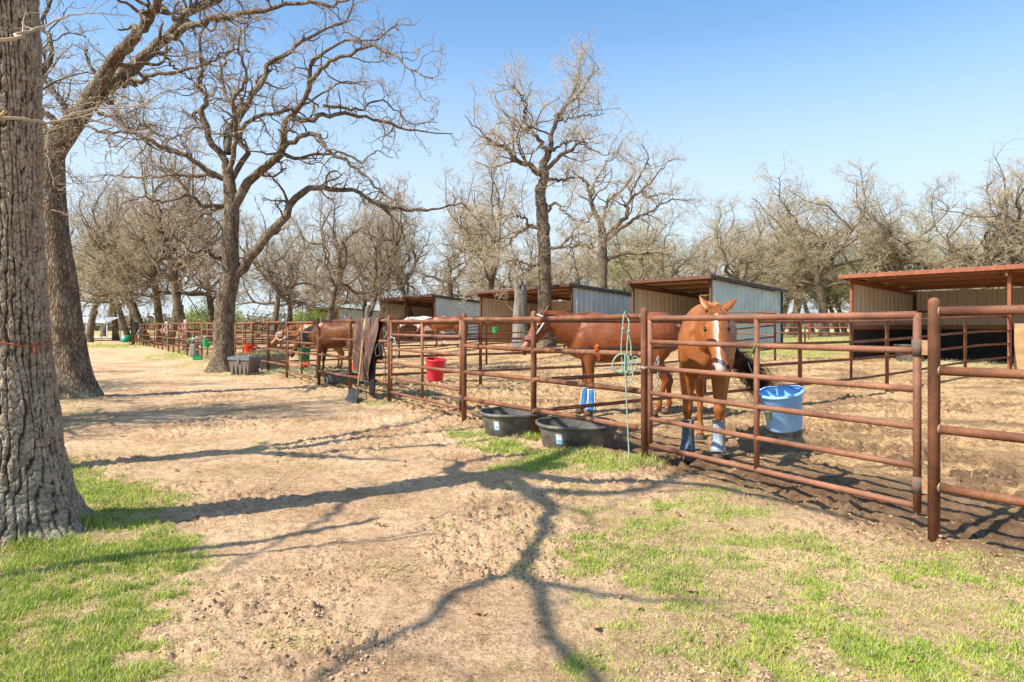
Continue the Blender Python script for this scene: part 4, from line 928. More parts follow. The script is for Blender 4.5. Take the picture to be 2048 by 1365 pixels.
# ------------------------------------------------------------------ shelters
def corr(mb, p0, p1, out, zb0, zb1, zt0, zt1, rib=.305, rh=.028, inner=True):
    """ribbed sheet from p0 to p1 (2D); out: outward unit normal"""
    p0 = np.array(p0, float); p1 = np.array(p1, float); L = np.linalg.norm(p1-p0); e = (p1-p0)/L; out = np.array(out, float)
    n = int(L/rib); xs = []; hs = []
    off = (L-n*rib)/2
    xs.append(0); hs.append(0)
    for k in range(n):
        c = off+(k+.5)*rib; xs += [c-.055, c-.022, c+.022, c+.055]; hs += [0, rh, rh, 0]
        if rib > .25: xs += [c+.13, c+.14, c+.155]; hs += [0, .006, 0]
    xs.append(L); hs.append(0)
    xs = np.array(xs); hs = np.array(hs); o_ = np.argsort(xs, kind='stable'); xs = np.clip(xs[o_], 0, L); hs = hs[o_]
    for dd, flip in ((0, False), (-.006, True)) if inner else ((0, False),):
        vs = []; fs = []
        for x, h in zip(xs, hs):
            q = p0+e*x+out*(h+dd); t = x/L
            vs += [(q[0], q[1], zb0*(1-t)+zb1*t), (q[0], q[1], zt0*(1-t)+zt1*t)]
        for k in range(len(xs)-1):
            f = [2*k, 2*k+2, 2*k+3, 2*k+1]; fs.append(f[::-1] if flip else f)
        (mb[1] if flip else mb[0]).add(vs, fs)
def shelter(label, fr, fl, D, zg, Hf, Hb, mids=(), fascia=None, kick=0., plank=True, name='horse_shelter', outm=None, inm=None, group=None):
    fr = np.array(fr, float); fl = np.array(fl, float); L = np.linalg.norm(fl-fr); e = (fl-fr)/L; q = np.array((e[1], -e[0]))
    if q @ N < 0: q = -q
    root = thing(name, label, 'shelter', (0, 0, 0), 0, group or 'metal horse shelters')
    br = fr+q*D; bl = fl+q*D; fascia = fascia or M_oxide; outm = outm or M_galv; inm = inm or M_cream; z0 = zg-.05
    for nm, a, b, n_, ta, tb in (('side_wall', fr, br, -e, Hf-.12, Hb-.12), ('side_wall', fl, bl, e, Hf-.12, Hb-.12), ('back_wall', br, bl, q, Hb-.12, Hb-.12)):
        mb = (MB(), MB()); corr(mb, a, b, n_, z0, z0, zg+ta, zg+tb)
        o = MB(); o.v = mb[0].v+mb[1].v; k = len(mb[0].v); o.f = mb[0].f+[tuple(i+k for i in f) for f in mb[1].f]; o.sm = [False]*len(o.f)
        ob = o.build(nm, [outm, inm], root); nf = len(mb[0].f)
        for i, p in enumerate(ob.data.polygons): p.material_index = 0 if i < nf else 1
    # roof
    ov = .22; A0 = fr-e*ov-q*.35; A1 = fl+e*ov-q*.35; B0 = br-e*ov+q*.15; B1 = bl+e*ov+q*.15
    sl = (Hb-Hf)/D; za = zg+Hf-sl*-.35*-1; zf = zg+Hf+sl*-.35; zb = zg+Hb+sl*.15
    mb = MB(); n = int((L+2*ov)/.305); pr = []
    for k in range(n+1):
        c = k*(L+2*ov)/n
        pr += [(c-.05, 0), (c-.02, .035), (c+.02, .035), (c+.05, 0)]
    pr = [(min(max(a, 0), L+2*ov), h) for a, h in pr]
    for dz in (0, -.02):
        vs = []; fs = []
        for a, h in pr:
            p = A0+e*a; p2 = B0+e*a; vs += [(p[0], p[1], zf+h+dz), (p2[0], p2[1], zb+h+dz)]
        for k in range(len(pr)-1):
            f = [2*k, 2*k+2, 2*k+3, 2*k+1]; fs.append(f if dz == 0 else f[::-1])
        mb.add(vs, fs)
    ob = mb.build('roof', [M_galv, M_soffit], root); nf = len(ob.data.polygons)//2
    for i, p in enumerate(ob.data.polygons): p.material_index = 0 if i < nf else 1
    ang = math.atan2(e[1], e[0]); RM = Matrix.Rotation(ang, 3, 'Z')
    c = (A0+A1)/2; MB().box((c[0], c[1], zf-.07), (L+2*ov, .03, .13), RM, .004).build('fascia', fascia, root)
    for s0, s1 in ((A0, B0), (A1, B1)):
        v = Vector((s1[0]-s0[0], s1[1]-s0[1], zb-zf)); c = (s0+s1)/2
        M3 = v.to_track_quat('X', 'Z').to_matrix(); MB().box((c[0], c[1], (zf+zb)/2-.05), (v.length, .025, .15), M3, .003).build('trim', M_dtrim, root)
    for k in range(4):   # purlins and rafters
        t = (k+.35)/4; c = (A0+A1)/2*(1-t)+(B0+B1)/2*t; z = zf*(1-t)+zb*t-.09
        MB().box((c[0], c[1], z), (L+2*ov-.1, .05, .10), RM).build('purlin', fascia, root)
    for t in (0., .5, 1.) if L > 6 else (0., 1.):
        c = (fr+(fl-fr)*t)
        c = c+e*(.08 if t == 0 else (-.08 if t == 1 else 0)); s0 = c-q*.25; s1 = c+q*D; v = Vector((s1[0]-s0[0], s1[1]-s0[1], Hb-Hf)); mm = (s0+s1)/2
        MB().box((mm[0], mm[1], zg+(Hf+Hb)/2-.21), (v.length, .06, .12), v.to_track_quat('X', 'Z').to_matrix()).build('rafter', fascia, root)
    for t in (0., 1.)+tuple(mids):
        p = fr+(fl-fr)*t; p = p+e*(.04 if t == 0 else (-.04 if t == 1 else 0))
        MB().box((p[0], p[1], zg+(Hf-.2)/2-.05), (.09, .09, Hf-.1), RM, .008).build('post', fascia, root)
    for t, pb in ((0., br), (1., bl)):
        p = pb+e*(.06 if t == 0 else -.06)-q*.06; MB().box((p[0], p[1], zg+(Hb-.2)/2-.05), (.09, .09, Hb-.1), RM).build('post', M_dtrim, root)
    for s_ in (br+q*.03,): MB().box((s_[0]-e[0]*.03, s_[1]-e[1]*.03, zg+(Hb-.1)/2), (.09, .05, Hb-.05), RM).build('corner_trim', M_dtrim, root)
    g_ = q*.07
    c = (br+bl)/2-q*.07; MB().box((c[0], c[1], zg+1.75), (L-.2, .06, .07), RM).build('girt', fascia, root)
    if kick:
        for a, b, ins in ((fr, br, e*.05), (fl, bl, -e*.05), (br, bl, -q*.05)):
            a2 = a+ins; b2 = b+ins; c = (a2+b2)/2; v = b2-a2; l = np.linalg.norm(v)-.12; M3 = Matrix.Rotation(math.atan2(v[1], v[0]), 3, 'Z')
            MB().box((c[0], c[1], zg+kick/2), (l, .03, kick), M3, .004).build('kick_board', M_matt if plank else M_ply, root)
            if plank: MB().box((c[0], c[1], zg+kick+.085), (l, .045, .15), M3, .006).build('plank', M_plank, root)
    return root
S1b = np.array((11.2, 22.6)); e1 = np.array((.6, -.8))
shelter('red roofed open shelter at the right edge with black matting inside', S1b+e1*8.92, S1b, 4.7, .17, 2.9, 2.62, (.5,), None, 1.1)
shelter('single bay shelter with pale blue grey side wall behind the chestnut horse', (7.96, 27.2), (5.40, 30.6), 4.9, .42, 2.95, 2.55, (), M_oxdark, .9)
shelter('two bay shelter directly behind the dead stump', (2.87, 32.4), (-1.84, 39.9), 4.2, .42, 2.92, 2.55, (), M_oxdark, 1.05, False)
shelter('smaller shelter left of the stump with a post in its open front', (-4.96, 44.), (-9.4, 49.9), 4.2, .42, 2.92, 2.55, (.55,), M_oxdark, 1.05, False)
shelter('farthest shelter half hidden behind bare trees and the draped blanket', (-17.8, 70.), (-21.9, 74.), 5., .42, 2.85, 2.5, (.5,), M_oxdark, 1.0, False)

def carport():
    root = thing('carport', 'long low carport with a pale curved metal roof at far left', 'carport'); Y = 64.; x0, x1 = -44., -36.2; z = .2
    mb = MB(); n = 12; vs = []; fs = []; D = 5.5
    for i in range(n+1):
        a = i/n; yy = Y-D/2+D*a; zz = 1.25+.75*math.sin(math.pi*(.12+.76*a))
        vs += [(x0, yy, z+zz-.02), (x1, yy, z+zz-.02)]
    for i in range(n): fs.append([2*i, 2*i+1, 2*i+3, 2*i+2])
    o_ = len(vs); vs += [(a, b, c-.04) for a, b, c in vs]; fs += [[o_+k for k in f][::-1] for f in fs]
    mb.add(vs, fs, True).build('roof', M_carport, root)
    for x in np.linspace(x0+.2, x1-.2, 5):
        for yy in (Y-D/2+.1, Y+D/2-.1): MB().box((x, yy, z+.75), (.07, .07, 1.7)).build('post', M_carport, root)
    MB().box(((x0+x1)/2, Y-D/2, z+1.48), (x1-x0, .05, .12)).build('beam', M_carport, root)
carport()
MB().tube([(-26.5, 55, 0), (-26.5, 55, 3.0), (-26.5, 55, 3.05)], [.06, .05, .09], 8).build('lamp_pole', M_dsteel)
tag(bpy.data.objects['lamp_pole'], 'thin dark pole standing behind the far fence left of the thick oak', 'pole')
MB().tube([(24.0, 58, 0), (24.0, 58, 5.2)], .07, 8).build('utility_pole', M_plank); tag(bpy.data.objects['utility_pole'], 'slim brown pole far behind between the two right hand shelters', 'pole')

# dead stump
def stump():
    o = (.36, 31., .42); g = np.random.default_rng(3); n = 40; na = 36
    P, _ = spl([(0, 0, -.1), (.0, 0, .6), (-.02, 0, 1.4), (.03, 0, 2.3), (.0, 0, 3.0)], .3, .3, n); Rr = np.interp(P[:, 2], [-.1, .3, 1, 2.4, 3], [.44, .36, .32, .27, .25])
    V_, Q = tubes(P[None], Rr[None], na); a = np.arctan2(V_[:, 1], V_[:, 0])
    top = V_[:, 2] > 2.3; V_[:, 2] += np.where(top, (.34*np.sin(a*2+.6)+.16*np.sin(a*5))*ss((V_[:, 2]-2.3)/.7), 0)
    k = 1+.10*(fbm(a*3, V_[:, 2]*.6, 3)-.5)*2+.05*np.sin(a*7+V_[:, 2]); V_[:, :2] *= k[:, None]
    r = thing('dead_stump', 'grey broken dead tree stump in front of the two bay shelter', 'stump', o)
    cap = [list(range((n-1)*na, n*na))]
    me = np_mesh('stump_wood', V_, Q); link_mesh('trunk', me, M_dead, r)
    m = MB(); vs = [V_[i] for i in cap[0]]+[(0, 0, 2.7)]; m.add(vs, [[i, (i+1) % na, na] for i in range(na)]).build('broken_top', M_dead, r)
    P2, R2 = spl([(-.26, 0, 1.65), (-.42, -.05, 1.75), (-.5, -.05, 1.9)], .05, .015, 6); link_mesh('snag', np_mesh('snag', *tubes(P2[None], R2[None], 6)), M_dead, r)
stump()
def stump2():
    Y = 20.8; P, Rr = spl([(0, 0, 0), (.05, 0, .9), (.02, 0, 1.7), (.12, 0, 1.95)], .13, .09, 14); P += np.array((-6.2, 0, 0))*0
    b = wp(733, 700, 26); V_, Q = tubes((P*np.array((1, 1, 1.1)))[None], Rr[None]*.8, 10)
    r = thing('dead_stump', 'small pale dead snag showing above the brown blanket', 'stump', (b.x, 26., .05)); link_mesh('trunk', np_mesh('snagwood', V_, Q), M_dead, r)
    P2, R2 = spl([(.1, 0, 1.9), (.22, 0, 2.05), (.3, 0, 2.25)], .06, .02, 6); link_mesh('snag', np_mesh('snag', *tubes(P2[None], R2[None], 6)), M_dead, r)
stump2()

# distant woods
def woods():
    g = np.random.default_rng(5); n = 5200; Vs = []
    x = g.uniform(-330, 330, n); y = g.uniform(170, 210, n)+.0*x; hgt = 1.0+3.2*fbm(x*.03, y*0, 4, 4)**1.3
    P = np.zeros((n, 4, 3)); P[:, 0] = np.stack([x, y, np.zeros(n)], -1)
    for k in range(1, 4): P[:, k] = P[:, k-1]+np.stack([g.normal(0, .5, n), g.normal(0, .3, n), hgt/3], -1)
    V1, Q1 = tubes(P, np.linspace(.16, .04, 4)[None].repeat(n, 0), 3)
    pts = np.repeat(P[:, 2:], 1, 0).reshape(-1, 3); bits = leafbits(g, pts[:, None].repeat(2, 1), 8, .75, 1.1)
    V_, Q = join([(V1, Q1), bits]); mi = np.concatenate([np.zeros(len(Q1)), np.ones(len(bits[1]))])
    o = link_mesh('far_woods', np_mesh('far_woods', V_, Q, True, mi), [M_barkfar, mat('far_brush', (.16, .14, .09), (.27, .235, .15), .05, .95)])
    tag(o, 'distant belt of leafless brownish woods along the horizon', 'woods', kind='stuff')
    # shrubs
    for i, (px_, Y, s_, lab) in enumerate(((432, 66, 2.9, 'yellow green shrub behind the arching oak trunk'), (618, 62, 2.0, 'small bright green shrub left of the farthest shelter'), (395, 78, 2.2, 'green shrub seen through the far fence'))):
        k = 500; c = np.array(((px_-1024)/F*Y, Y, .4)); d = unit(g.normal(size=(k, 3)))*g.uniform(.3, 1, (k, 1))**.5*np.array((s_, s_*.8, s_*.7)); p = c+np.array((0, 0, s_*.55))+d
        r = thing('shrub', lab, 'shrub', tuple(c)); b_ = leafbits(g, (p-c)[:, None].repeat(2, 1), 6, .14, .2); link_mesh('foliage', np_mesh('foliage', *b_), M_newleaf, r)
        st = np.zeros((9, 4, 3)); a = g.uniform(0, 6.28, 9)
        for k2 in range(1, 4): st[:, k2] = st[:, k2-1]+np.stack([np.cos(a)*s_*.14, np.sin(a)*s_*.14, np.full(9, s_*.28)], -1)
        link_mesh('stems', np_mesh('stems', *tubes(st, np.linspace(.05, .02, 4)[None].repeat(9, 0), 5)), M_barkfar, r)
woods()

# ------------------------------------------------------------------ buckets, tubs and small things
def bucket(label, loc, r, h, m, mi_, tilt=(0, 0, 0), name='bucket', cat='bucket', group=None, rim=.012, bail=None, flat=True):
    root = thing(name, label, cat, loc, 0, group); root.rotation_euler = tilt
    def prof_mesh(prof, nm, mt, fl=flat):
        n = 40; vs = []; fs = []
        for rr, z in prof:
            for k in range(n):
                a = 2*math.pi*k/n; x = rr*math.cos(a); y = rr*math.sin(a)
                if fl: y = max(y, -rr*.72) if False else min(y, rr*.74)
                vs.append((x, y, z))
        for i in range(len(prof)-1):
            for k in range(n): fs.append([i*n+k, i*n+(k+1) % n, (i+1)*n+(k+1) % n, (i+1)*n+k])
        return MB().add(vs, fs, True).build(nm, mt, root)
    rb = r*.80
    prof_mesh([(0.001, 0), (rb*.96, 0), (rb, .012), (r*.93, h*.74), (r*.945, h*.75), (r*.955, h*.755), (r*.965, h-.02)], 'body', m)
    prof_mesh([(r*.955, h-.02), (r*.95, h*.75), (r*.92, h*.72), (rb*.97, .02), (0.001, .015)], 'inside', mi_)
    prof_mesh([(r*.95, h-.022), (r+rim, h-.022), (r+rim+.002, h-.01), (r+rim*.6, h+.002), (r*.95, h)], 'rim', m)
    if bail is not None:
        pts = catmull([(-r*.95, 0, h-.03), (-r*.8+bail[0]*.5, bail[1]*.4, h+bail[2]*.55), bail, (r*.8+bail[0]*.5, bail[1]*.4, h+bail[2]*.5) if False else ((r*.95+bail[0])/2, bail[1]*.5, h+(bail[2]-h)*.55), (r*.95, 0, h-.03)], 24)
        pts[2] = pts[2]
        MB().tube([Vector(p) for p in pts], .0035, 6).build('bail', M_dsteel, root)
    return root
# blue bucket on the near gate
bl = bucket('blue plastic bucket hanging behind the nearest gate', (2.36, 5.90, .535), .178, .335, M_blue, M_bluein, (math.radians(13), math.radians(-5), math.radians(-28)), bail=(-.17, -.10, .50), group=None)
o = MB().box((-.105, -.142, .175), (.006, .05, .09), Matrix.Rotation(.95, 3, 'Z') @ Matrix.Rotation(.1, 3, 'X'), .001).build('worn_sticker', mat('worn_sticker', (.45, .5, .1), (.2, .25, .3), 30, .6), bl)
def strap():
    root = thing('strap', 'green webbing strap looped over the gate brace above the blue bucket', 'strap')
    c = (np.array(PA)+np.array(PB))/2+np.array((.0, 0)); e = np.array((-.493, .87)); x, y = c
    x, y = 2.8-1.43*.512, 4.53+2.52*.512
    pts = catmull([(x-.034, y-.030, 1.175), (x-.024, y-.040, 1.215), (x-.004, y-.036, 1.255), (x+.012, y-.018, 1.284), (x+.026, y+.012, 1.276), (x+.036, y+.032, 1.235), (x+.042, y+.045, 1.16), (x+.045, y+.05, 1.08)], 26); vs = []; fs = []
    for i, p in enumerate(pts):
        wv_ = np.array((.016, .006, .008)); vs += [tuple(p-wv_), tuple(p+wv_)]
    for i in range(len(pts)-1): fs.append([2*i, 2*i+2, 2*i+3, 2*i+1])
    ob = MB().add(vs, fs, True).build('webbing', M_strap, root); ob.modifiers.new('s', 'SOLIDIFY').thickness = .004
    pts = catmull([(x-.034, y-.030, 1.175), (x-.038, y+.0, 1.165), (x-.02, y+.034, 1.19), (x+.02, y+.04, 1.22)], 14); vs = []; fs = []
    for i, p in enumerate(pts): vs += [(p[0], p[1], p[2]-.014), (p[0], p[1], p[2]+.014)]
    for i in range(len(pts)-1): fs.append([2*i, 2*i+2, 2*i+3, 2*i+1])
    ob = MB().add(vs, fs, True).build('loop', M_strap, root); ob.modifiers.new('s', 'SOLIDIFY').thickness = .004
    MB().tube([(x+.045, y+.05, 1.09), (x+.055, y+.08, 1.04), (x+.075, y+.12, 1.0), (x+.09, y+.15, .985)], [.011, .012, .008, .006], 8).build('snap_hook', M_steel, root)
strap()
bucket('bright red bucket hanging behind the second gate', (-1.27, 11.25, .52), .165, .35, M_red, M_red, (math.radians(4), math.radians(6), math.radians(-30)), bail=(-.12, -.12, .47))
def small_bucket(px_, py_top, py_bot, wpx, Y, m, lab, tilt=.06, bail=True):
    z1 = EYE+(HOR-py_top)*Y/F; z0 = EYE+(HOR-py_bot)*Y/F; r = wpx*Y/F/2
    return bucket(lab, ((px_-1024)/F*Y, Y, z0), r*.95, z1-z0, m, m, (0, tilt, R(-.8, .2)), bail=(-r*.4, -.05, (z1-z0)+.13) if bail else None)
small_bucket(500, 690, 708, 27, 21.4, M_dred, 'orange red bucket hanging on the gate beside the arching oak')
small_bucket(608, 697, 722, 27, 17.5, M_green, 'dark green feed bucket on the gate in front of the golden horse')
small_bucket(413, 679, 695, 17, 27.8, M_bgreen, 'large bright green bucket left of the arching oak trunk')
small_bucket(378, 676, 688, 11, 33, M_bgreen, 'bright green bucket on the far fence right of the pink rope')
small_bucket(330, 673, 682, 8, 40.6, M_green, 'small dark green bucket on the far fence below the tan ropes')
small_bucket(990, 655, 668, 12, 33.5, M_bgreen, 'green scoop hung on the boards left of the dead stump')
def crate():
    r = thing('crate', 'low green crate on the ground at the foot of a far gate', 'crate', (-12.9, 28.0, 0), .3); r.scale = (.55, .55, .7)
    m = MB()
    for c, s_ in (((0, 0, .02), (.6, .4, .03)), ((0, -.2, .14), (.6, .02, .25)), ((0, .2, .14), (.6, .02, .25)), ((-.3, 0, .14), (.02, .4, .25)), ((.3, 0, .14), (.02, .4, .25))): m.box(c, s_, None, .004)
    m.build('tray', M_bgreen, r); MB().box((0, -.205, .255), (.64, .04, .03), None, .005).build('rim', M_green, r)
crate()
def tub(label, c, a, b, h, rot, zg=None, group=None, stickers=(), m=None, rimw=.022):
    """oval stock tub; a,b: half axes"""
    zg = GH(c[0], c[1])-.03 if zg is None else zg; m = m or M_tub
    root = thing('stock_tub', label, 'tub', (c[0], c[1], zg), rot, group); n = 56
    def ov(prof, nm, mt):
        vs = []; fs = []
        for s_, z in prof:
            for k in range(n):
                t = 2*math.pi*k/n; p = 2.5; cx = abs(math.cos(t))**(2/p)*math.copysign(1, math.cos(t)); cy = abs(math.sin(t))**(2/p)*math.copysign(1, math.sin(t))
                vs.append((cx*(a+s_), cy*(b+s_), z))
        for i in range(len(prof)-1):
            for k in range(n): fs.append([i*n+k, i*n+(k+1) % n, (i+1)*n+(k+1) % n, (i+1)*n+k])
        return MB().add(vs, fs, True).build(nm, mt, root)
    ov([(-a*.9, 0), (-.075, 0), (-.065, .01), (-.035, h*.62), (-.012, h*.78), (-.008, h-.03)], 'body', m)
    ov([(-.010, h-.012), (-.014, h*.78), (-.045, h*.6), (-.08, .03), (-a*.9, .028)], 'inside', m)
    ov([(-.012, h-.034), (rimw-.008, h-.036), (rimw, h-.026), (rimw-.002, h-.006), (rimw-.012, h), (-.010, h-.001), (-.012, h-.014)], 'rim', m)
    for (t, z, ww, hh) in stickers:
        # label laid on the wall, tilted with it
        p = 2.5; cx = abs(math.cos(t))**(2/p)*math.copysign(1, math.cos(t)); cy = abs(math.sin(t))**(2/p)*math.copysign(1, math.sin(t))
        def wall(tt, zz, dd):
            cx = abs(math.cos(tt))**(2/p)*math.copysign(1, math.cos(tt)); cy = abs(math.sin(tt))**(2/p)*math.copysign(1, math.sin(tt)); s_ = -.065+.03*(zz/(h*.62)) if zz < h*.62 else -.035+.023*(zz-h*.62)/(h*.16)
            return Vector((cx*(a+s_), cy*(b+s_), zz))*1.0+Vector((cx, cy, 0)).normalized()*dd
        def patch(t0, t1, z0, z1, dd, nm, mt):
            vs = []; fs = []; nn = 9
            for i in range(nn):
                for j in range(4): vs.append(wall(t0+(t1-t0)*i/(nn-1), z0+(z1-z0)*j/3, dd))
            for i in range(nn-1):
                for j in range(3): fs.append([i*4+j, (i+1)*4+j, (i+1)*4+j+1, i*4+j+1])
            return MB().add(vs, fs, True).build(nm, mt, root)
        st = patch(t-ww, t+ww, z-hh, z+hh, .003, 'sticker', M_white)
        q = patch(t-ww*.85, t+ww*.85, z-hh*.8, z-hh*.12, .0045, 'blue_print', M_lblue); q.parent = st
    return root
tub('black rubber tub nearest the camera, half under the pipe fence', (.76, 7.96), .46, .45, .315, math.radians(8), group=None, stickers=((math.radians(232), .17, .10, .055),))
tub('black rubber tub behind and left of the other black tub', (.03, 8.97), .44, .44, .315, math.radians(8), group=None, stickers=((math.radians(232), .17, .10, .055),))
tub('black tub on the ground behind the shovel and beside the spotted bay horse', (-4.05, 16.5), .52, .36, .36, math.radians(5), stickers=((math.radians(226), .17, .06, .06),))
tub('black tub standing inside the red roofed shelter', (13.0, 22.3), .42, .42, .62, .3, zg=.17)
tub('tall pale grey plastic tub with hay, under the golden horse head', (-7.35, 21.1), .46, .36, .60, .2, zg=0., m=M_trough)
tub('dark grey tank standing behind the gate beside the arching oak', (-8.75, 22.9), .42, .36, .50, .1, zg=0., m=M_bin)
def haypile(name, c, r, h, lab, n=900):
    g = np.random.default_rng(int(c[1]*10)); d = g.normal(0, .45, (n, 2)); z = h*np.exp(-(d**2).sum(1)*1.6)*g.uniform(0, 1, n)
    P = np.zeros((n, 3, 3)); P[:, 0] = np.stack([c[0]+d[:, 0]*r, c[1]+d[:, 1]*r, c[2]+z], -1); dr = unit(g.normal(size=(n, 3))*np.array((1, 1, .35)))*.09
    P[:, 1] = P[:, 0]+dr+np.array((0, 0, .01)); P[:, 2] = P[:, 1]+dr*.8-np.array((0, 0, .015))
    o = link_mesh(name, np_mesh(name, *tubes(P, np.full((n, 3), .004), 3)), M_hay); tag(o, lab, 'hay', kind='stuff')
M_hay = mat('hay', (.45, .44, .22), (.62, .56, .33), 20, .9)
haypile('hay', (-7.3, 21.0, .55), .75, .16, 'loose hay heaped in the pale grey tub')
haypile('spilled_hay', (-6.6, 20.3, .02), 1.5, .06, 'pale hay spilled on the ground below the pale grey tub', 2600)
haypile('bedding', (13.6, 21.9, .17), 3., .10, 'straw bedding under the red roofed shelter', 2600)
def ply():
    p = np.array((13.9, 19.05))+e1*1.5; M3 = Matrix.Rotation(math.atan2(e1[1], e1[0]), 3, 'Z')
    r = thing('plywood_board', 'weathered plywood board standing in the front of the red roofed shelter', 'board', (p[0], p[1], .17))
    MB().box((0, 0, .66), (2.8, .03, 1.28), M3, .004).build('sheet', M_ply, r); MB().box((-.0, .05, .3), (2.8, .05, .09), M3).build('batten', M_plank, r)
ply()
def storage_bin():
    Y = 19.4; x = (489-1024)/F*Y; r = thing('storage_bin', 'grey lidded storage bin on the ground beside the arching oak', 'bin', (x, Y, -.01), math.radians(-16)); r.rotation_euler = (0, math.radians(1.5), math.radians(-16))
    def taper(w0, d0, z0, w1, d1, z1):
        return [(-w0, -d0, z0), (w0, -d0, z0), (w0, d0, z0), (-w0, d0, z0), (-w1, -d1, z1), (w1, -d1, z1), (w1, d1, z1), (-w1, d1, z1)], [[0, 3, 2, 1], [4, 5, 6, 7], [0, 1, 5, 4], [1, 2, 6, 5], [2, 3, 7, 6], [3, 0, 4, 7]]
    m = MB(); m.add(*taper(.27, .22, 0, .34, .27, .47))
    for i in range(4): x0 = -.2+i*.135; m.box((x0, -.255, .25), (.05, .03, .38), Matrix.Rotation(-.1, 3, 'X'), .008)
    m.build('body', M_bin, r)
    m = MB(); m.add(*taper(.365, .295, .455, .355, .285, .53)); m.box((0, 0, .54), (.58, .46, .03), None, .012); m.build('lid', M_binlid, r)
    MB().box((0, -.30, .44), (.09, .02, .07), None, .004).build('latch', M_binlid, r)
storage_bin()
def ring(c, R1, r1, M3, n=20, k=7, sx=1.0):
    vs = []; fs = []
    for i in range(n):
        a = 2*math.pi*i/n
        for j in range(k):
            b = 2*math.pi*j/k; v = Vector(((R1+r1*math.cos(b))*math.cos(a)*sx, (R1+r1*math.cos(b))*math.sin(a), r1*math.sin(b))); vs.append(M3 @ v+Vector(c))
    for i in range(n):
        for j in range(k): fs.append([i*k+j, ((i+1) % n)*k+j, ((i+1) % n)*k+(j+1) % k, i*k+(j+1) % k])
    return vs, fs
def chain(label, pts, step=.030, name='chain', rr=.0036):
    pts = catmull(pts, 200); d = np.r_[0, np.cumsum(np.linalg.norm(np.diff(pts, axis=0), axis=1))]; m = MB(); n = int(d[-1]/step)
    for i in range(n):
        s_ = (i+.5)*step; p = Vector([np.interp(s_, d, pts[:, k]) for k in range(3)]); q = Vector([np.interp(s_+.01, d, pts[:, k]) for k in range(3)])
        t = (q-p).normalized(); M3 = t.to_track_quat('X', 'Z').to_matrix() @ Matrix.Rotation(math.pi/2*(i % 2), 3, 'X')
        m.add(*ring(p, .0125, rr, M3, 14, 6, 1.55), True)
    return tag(m.build(name, M_steel), label, 'chain')
chain('bright steel chain looped round the post and left end of the nearest gate', [(1.30, 6.99, .985), (1.36, 6.97, .99), (1.41, 6.99, .99), (1.45, 6.96, 1.0), (1.475, 6.905, 1.09), (1.478, 6.90, 1.06), (1.478, 6.895, .95), (1.472, 6.89, .85), (1.475, 6.89, .74)])
chain('steel chain hanging on the left end of the gate with the red bucket', [(-2.27, 12.5, 1.16), (-2.2, 12.47, 1.2), (-2.13, 12.40, 1.16), (-2.10, 12.36, 1.0), (-2.09, 12.36, .85), (-2.08, 12.35, .70)], .05, rr=.006)
MB().add(*[(lambda v, f: (v, f))(*ring((1.36, 6.975, .99), .047, .004, Matrix.Rotation(.1, 3, 'X'), 24))][0], True).build('chain_wrap', M_steel); tag(bpy.data.objects['chain_wrap'], 'chain end wrapped tight around the post left of the nearest gate', 'chain')
def rope():
    root = thing('lead_rope', 'pale green lead rope knotted over the top rail and hanging to the ground', 'rope'); Y = 7.12
    def w(pts, dy=None):
        return [tuple(wp(900+a/3.413, 560+b/3.413, Y-(dy[i] if dy else 0))) for i, (a, b) in enumerate(pts)]
    def tb(pts, r, nm, n=60): MB().tube([Vector(p) for p in catmull(pts, n)], r, 8).build(nm, M_rope, root)
    tb(w([(1215, 262), (1205, 225), (1195, 222), (1183, 262), (1178, 330), (1170, 430), (1170, 520), (1180, 600), (1170, 635)], [-.12, -.04, .03, .05, .05, .05, .05, .05, .05]), .0065, 'loop')
    tb(w([(1215, 262), (1222, 300), (1218, 350), (1210, 430), (1208, 520), (1222, 600), (1215, 640)], [-.1, .02, .04, .05, .06, .06, .05]), .0065, 'loop')
    tb(w([(1170, 635), (1120, 620), (1110, 570), (1140, 520), (1190, 508), (1205, 560), (1200, 640), (1200, 690), (1225, 698), (1248, 660), (1240, 590), (1215, 520)], [.06]*12), .009, 'coil', 90)
    tb(w([(1180, 330), (1215, 370), (1235, 440), (1238, 510), (1262, 560), (1265, 610), (1230, 640), (1180, 640)], [.055]*8), .007, 'coil', 70)
    tb(w([(1238, 515), (1252, 560), (1280, 568), (1290, 545), (1268, 525), (1240, 530)], [.06]*6), .006, 'coil', 40)
    tb(w([(1195, 510), (1194, 600), (1200, 700), (1206, 850), (1213, 1000), (1220, 1150), (1226, 1262)], [.07, .07, .07, .07, .08, .1, .13]), .0075, 'tail_end', 50)
    m = MB()
    for (a, b, r_) in ((1168, 628, .022), (1180, 335, .014), (1222, 348, .013), (1235, 515, .013), (1205, 630, .018)):
        p = wp(900+a/3.413, 560+b/3.413, Y-.065)
        for k in range(4): m.add(*ring(p+Vector((R(-.004, .004), R(-.004, .004), R(-.004, .004))), r_*.55, r_*.42, Matrix.Rotation(R(0, 3), 3, 'X') @ Matrix.Rotation(R(0, 3), 3, 'Y'), 14), True)
    m.build('knot', M_rope, root)
rope()
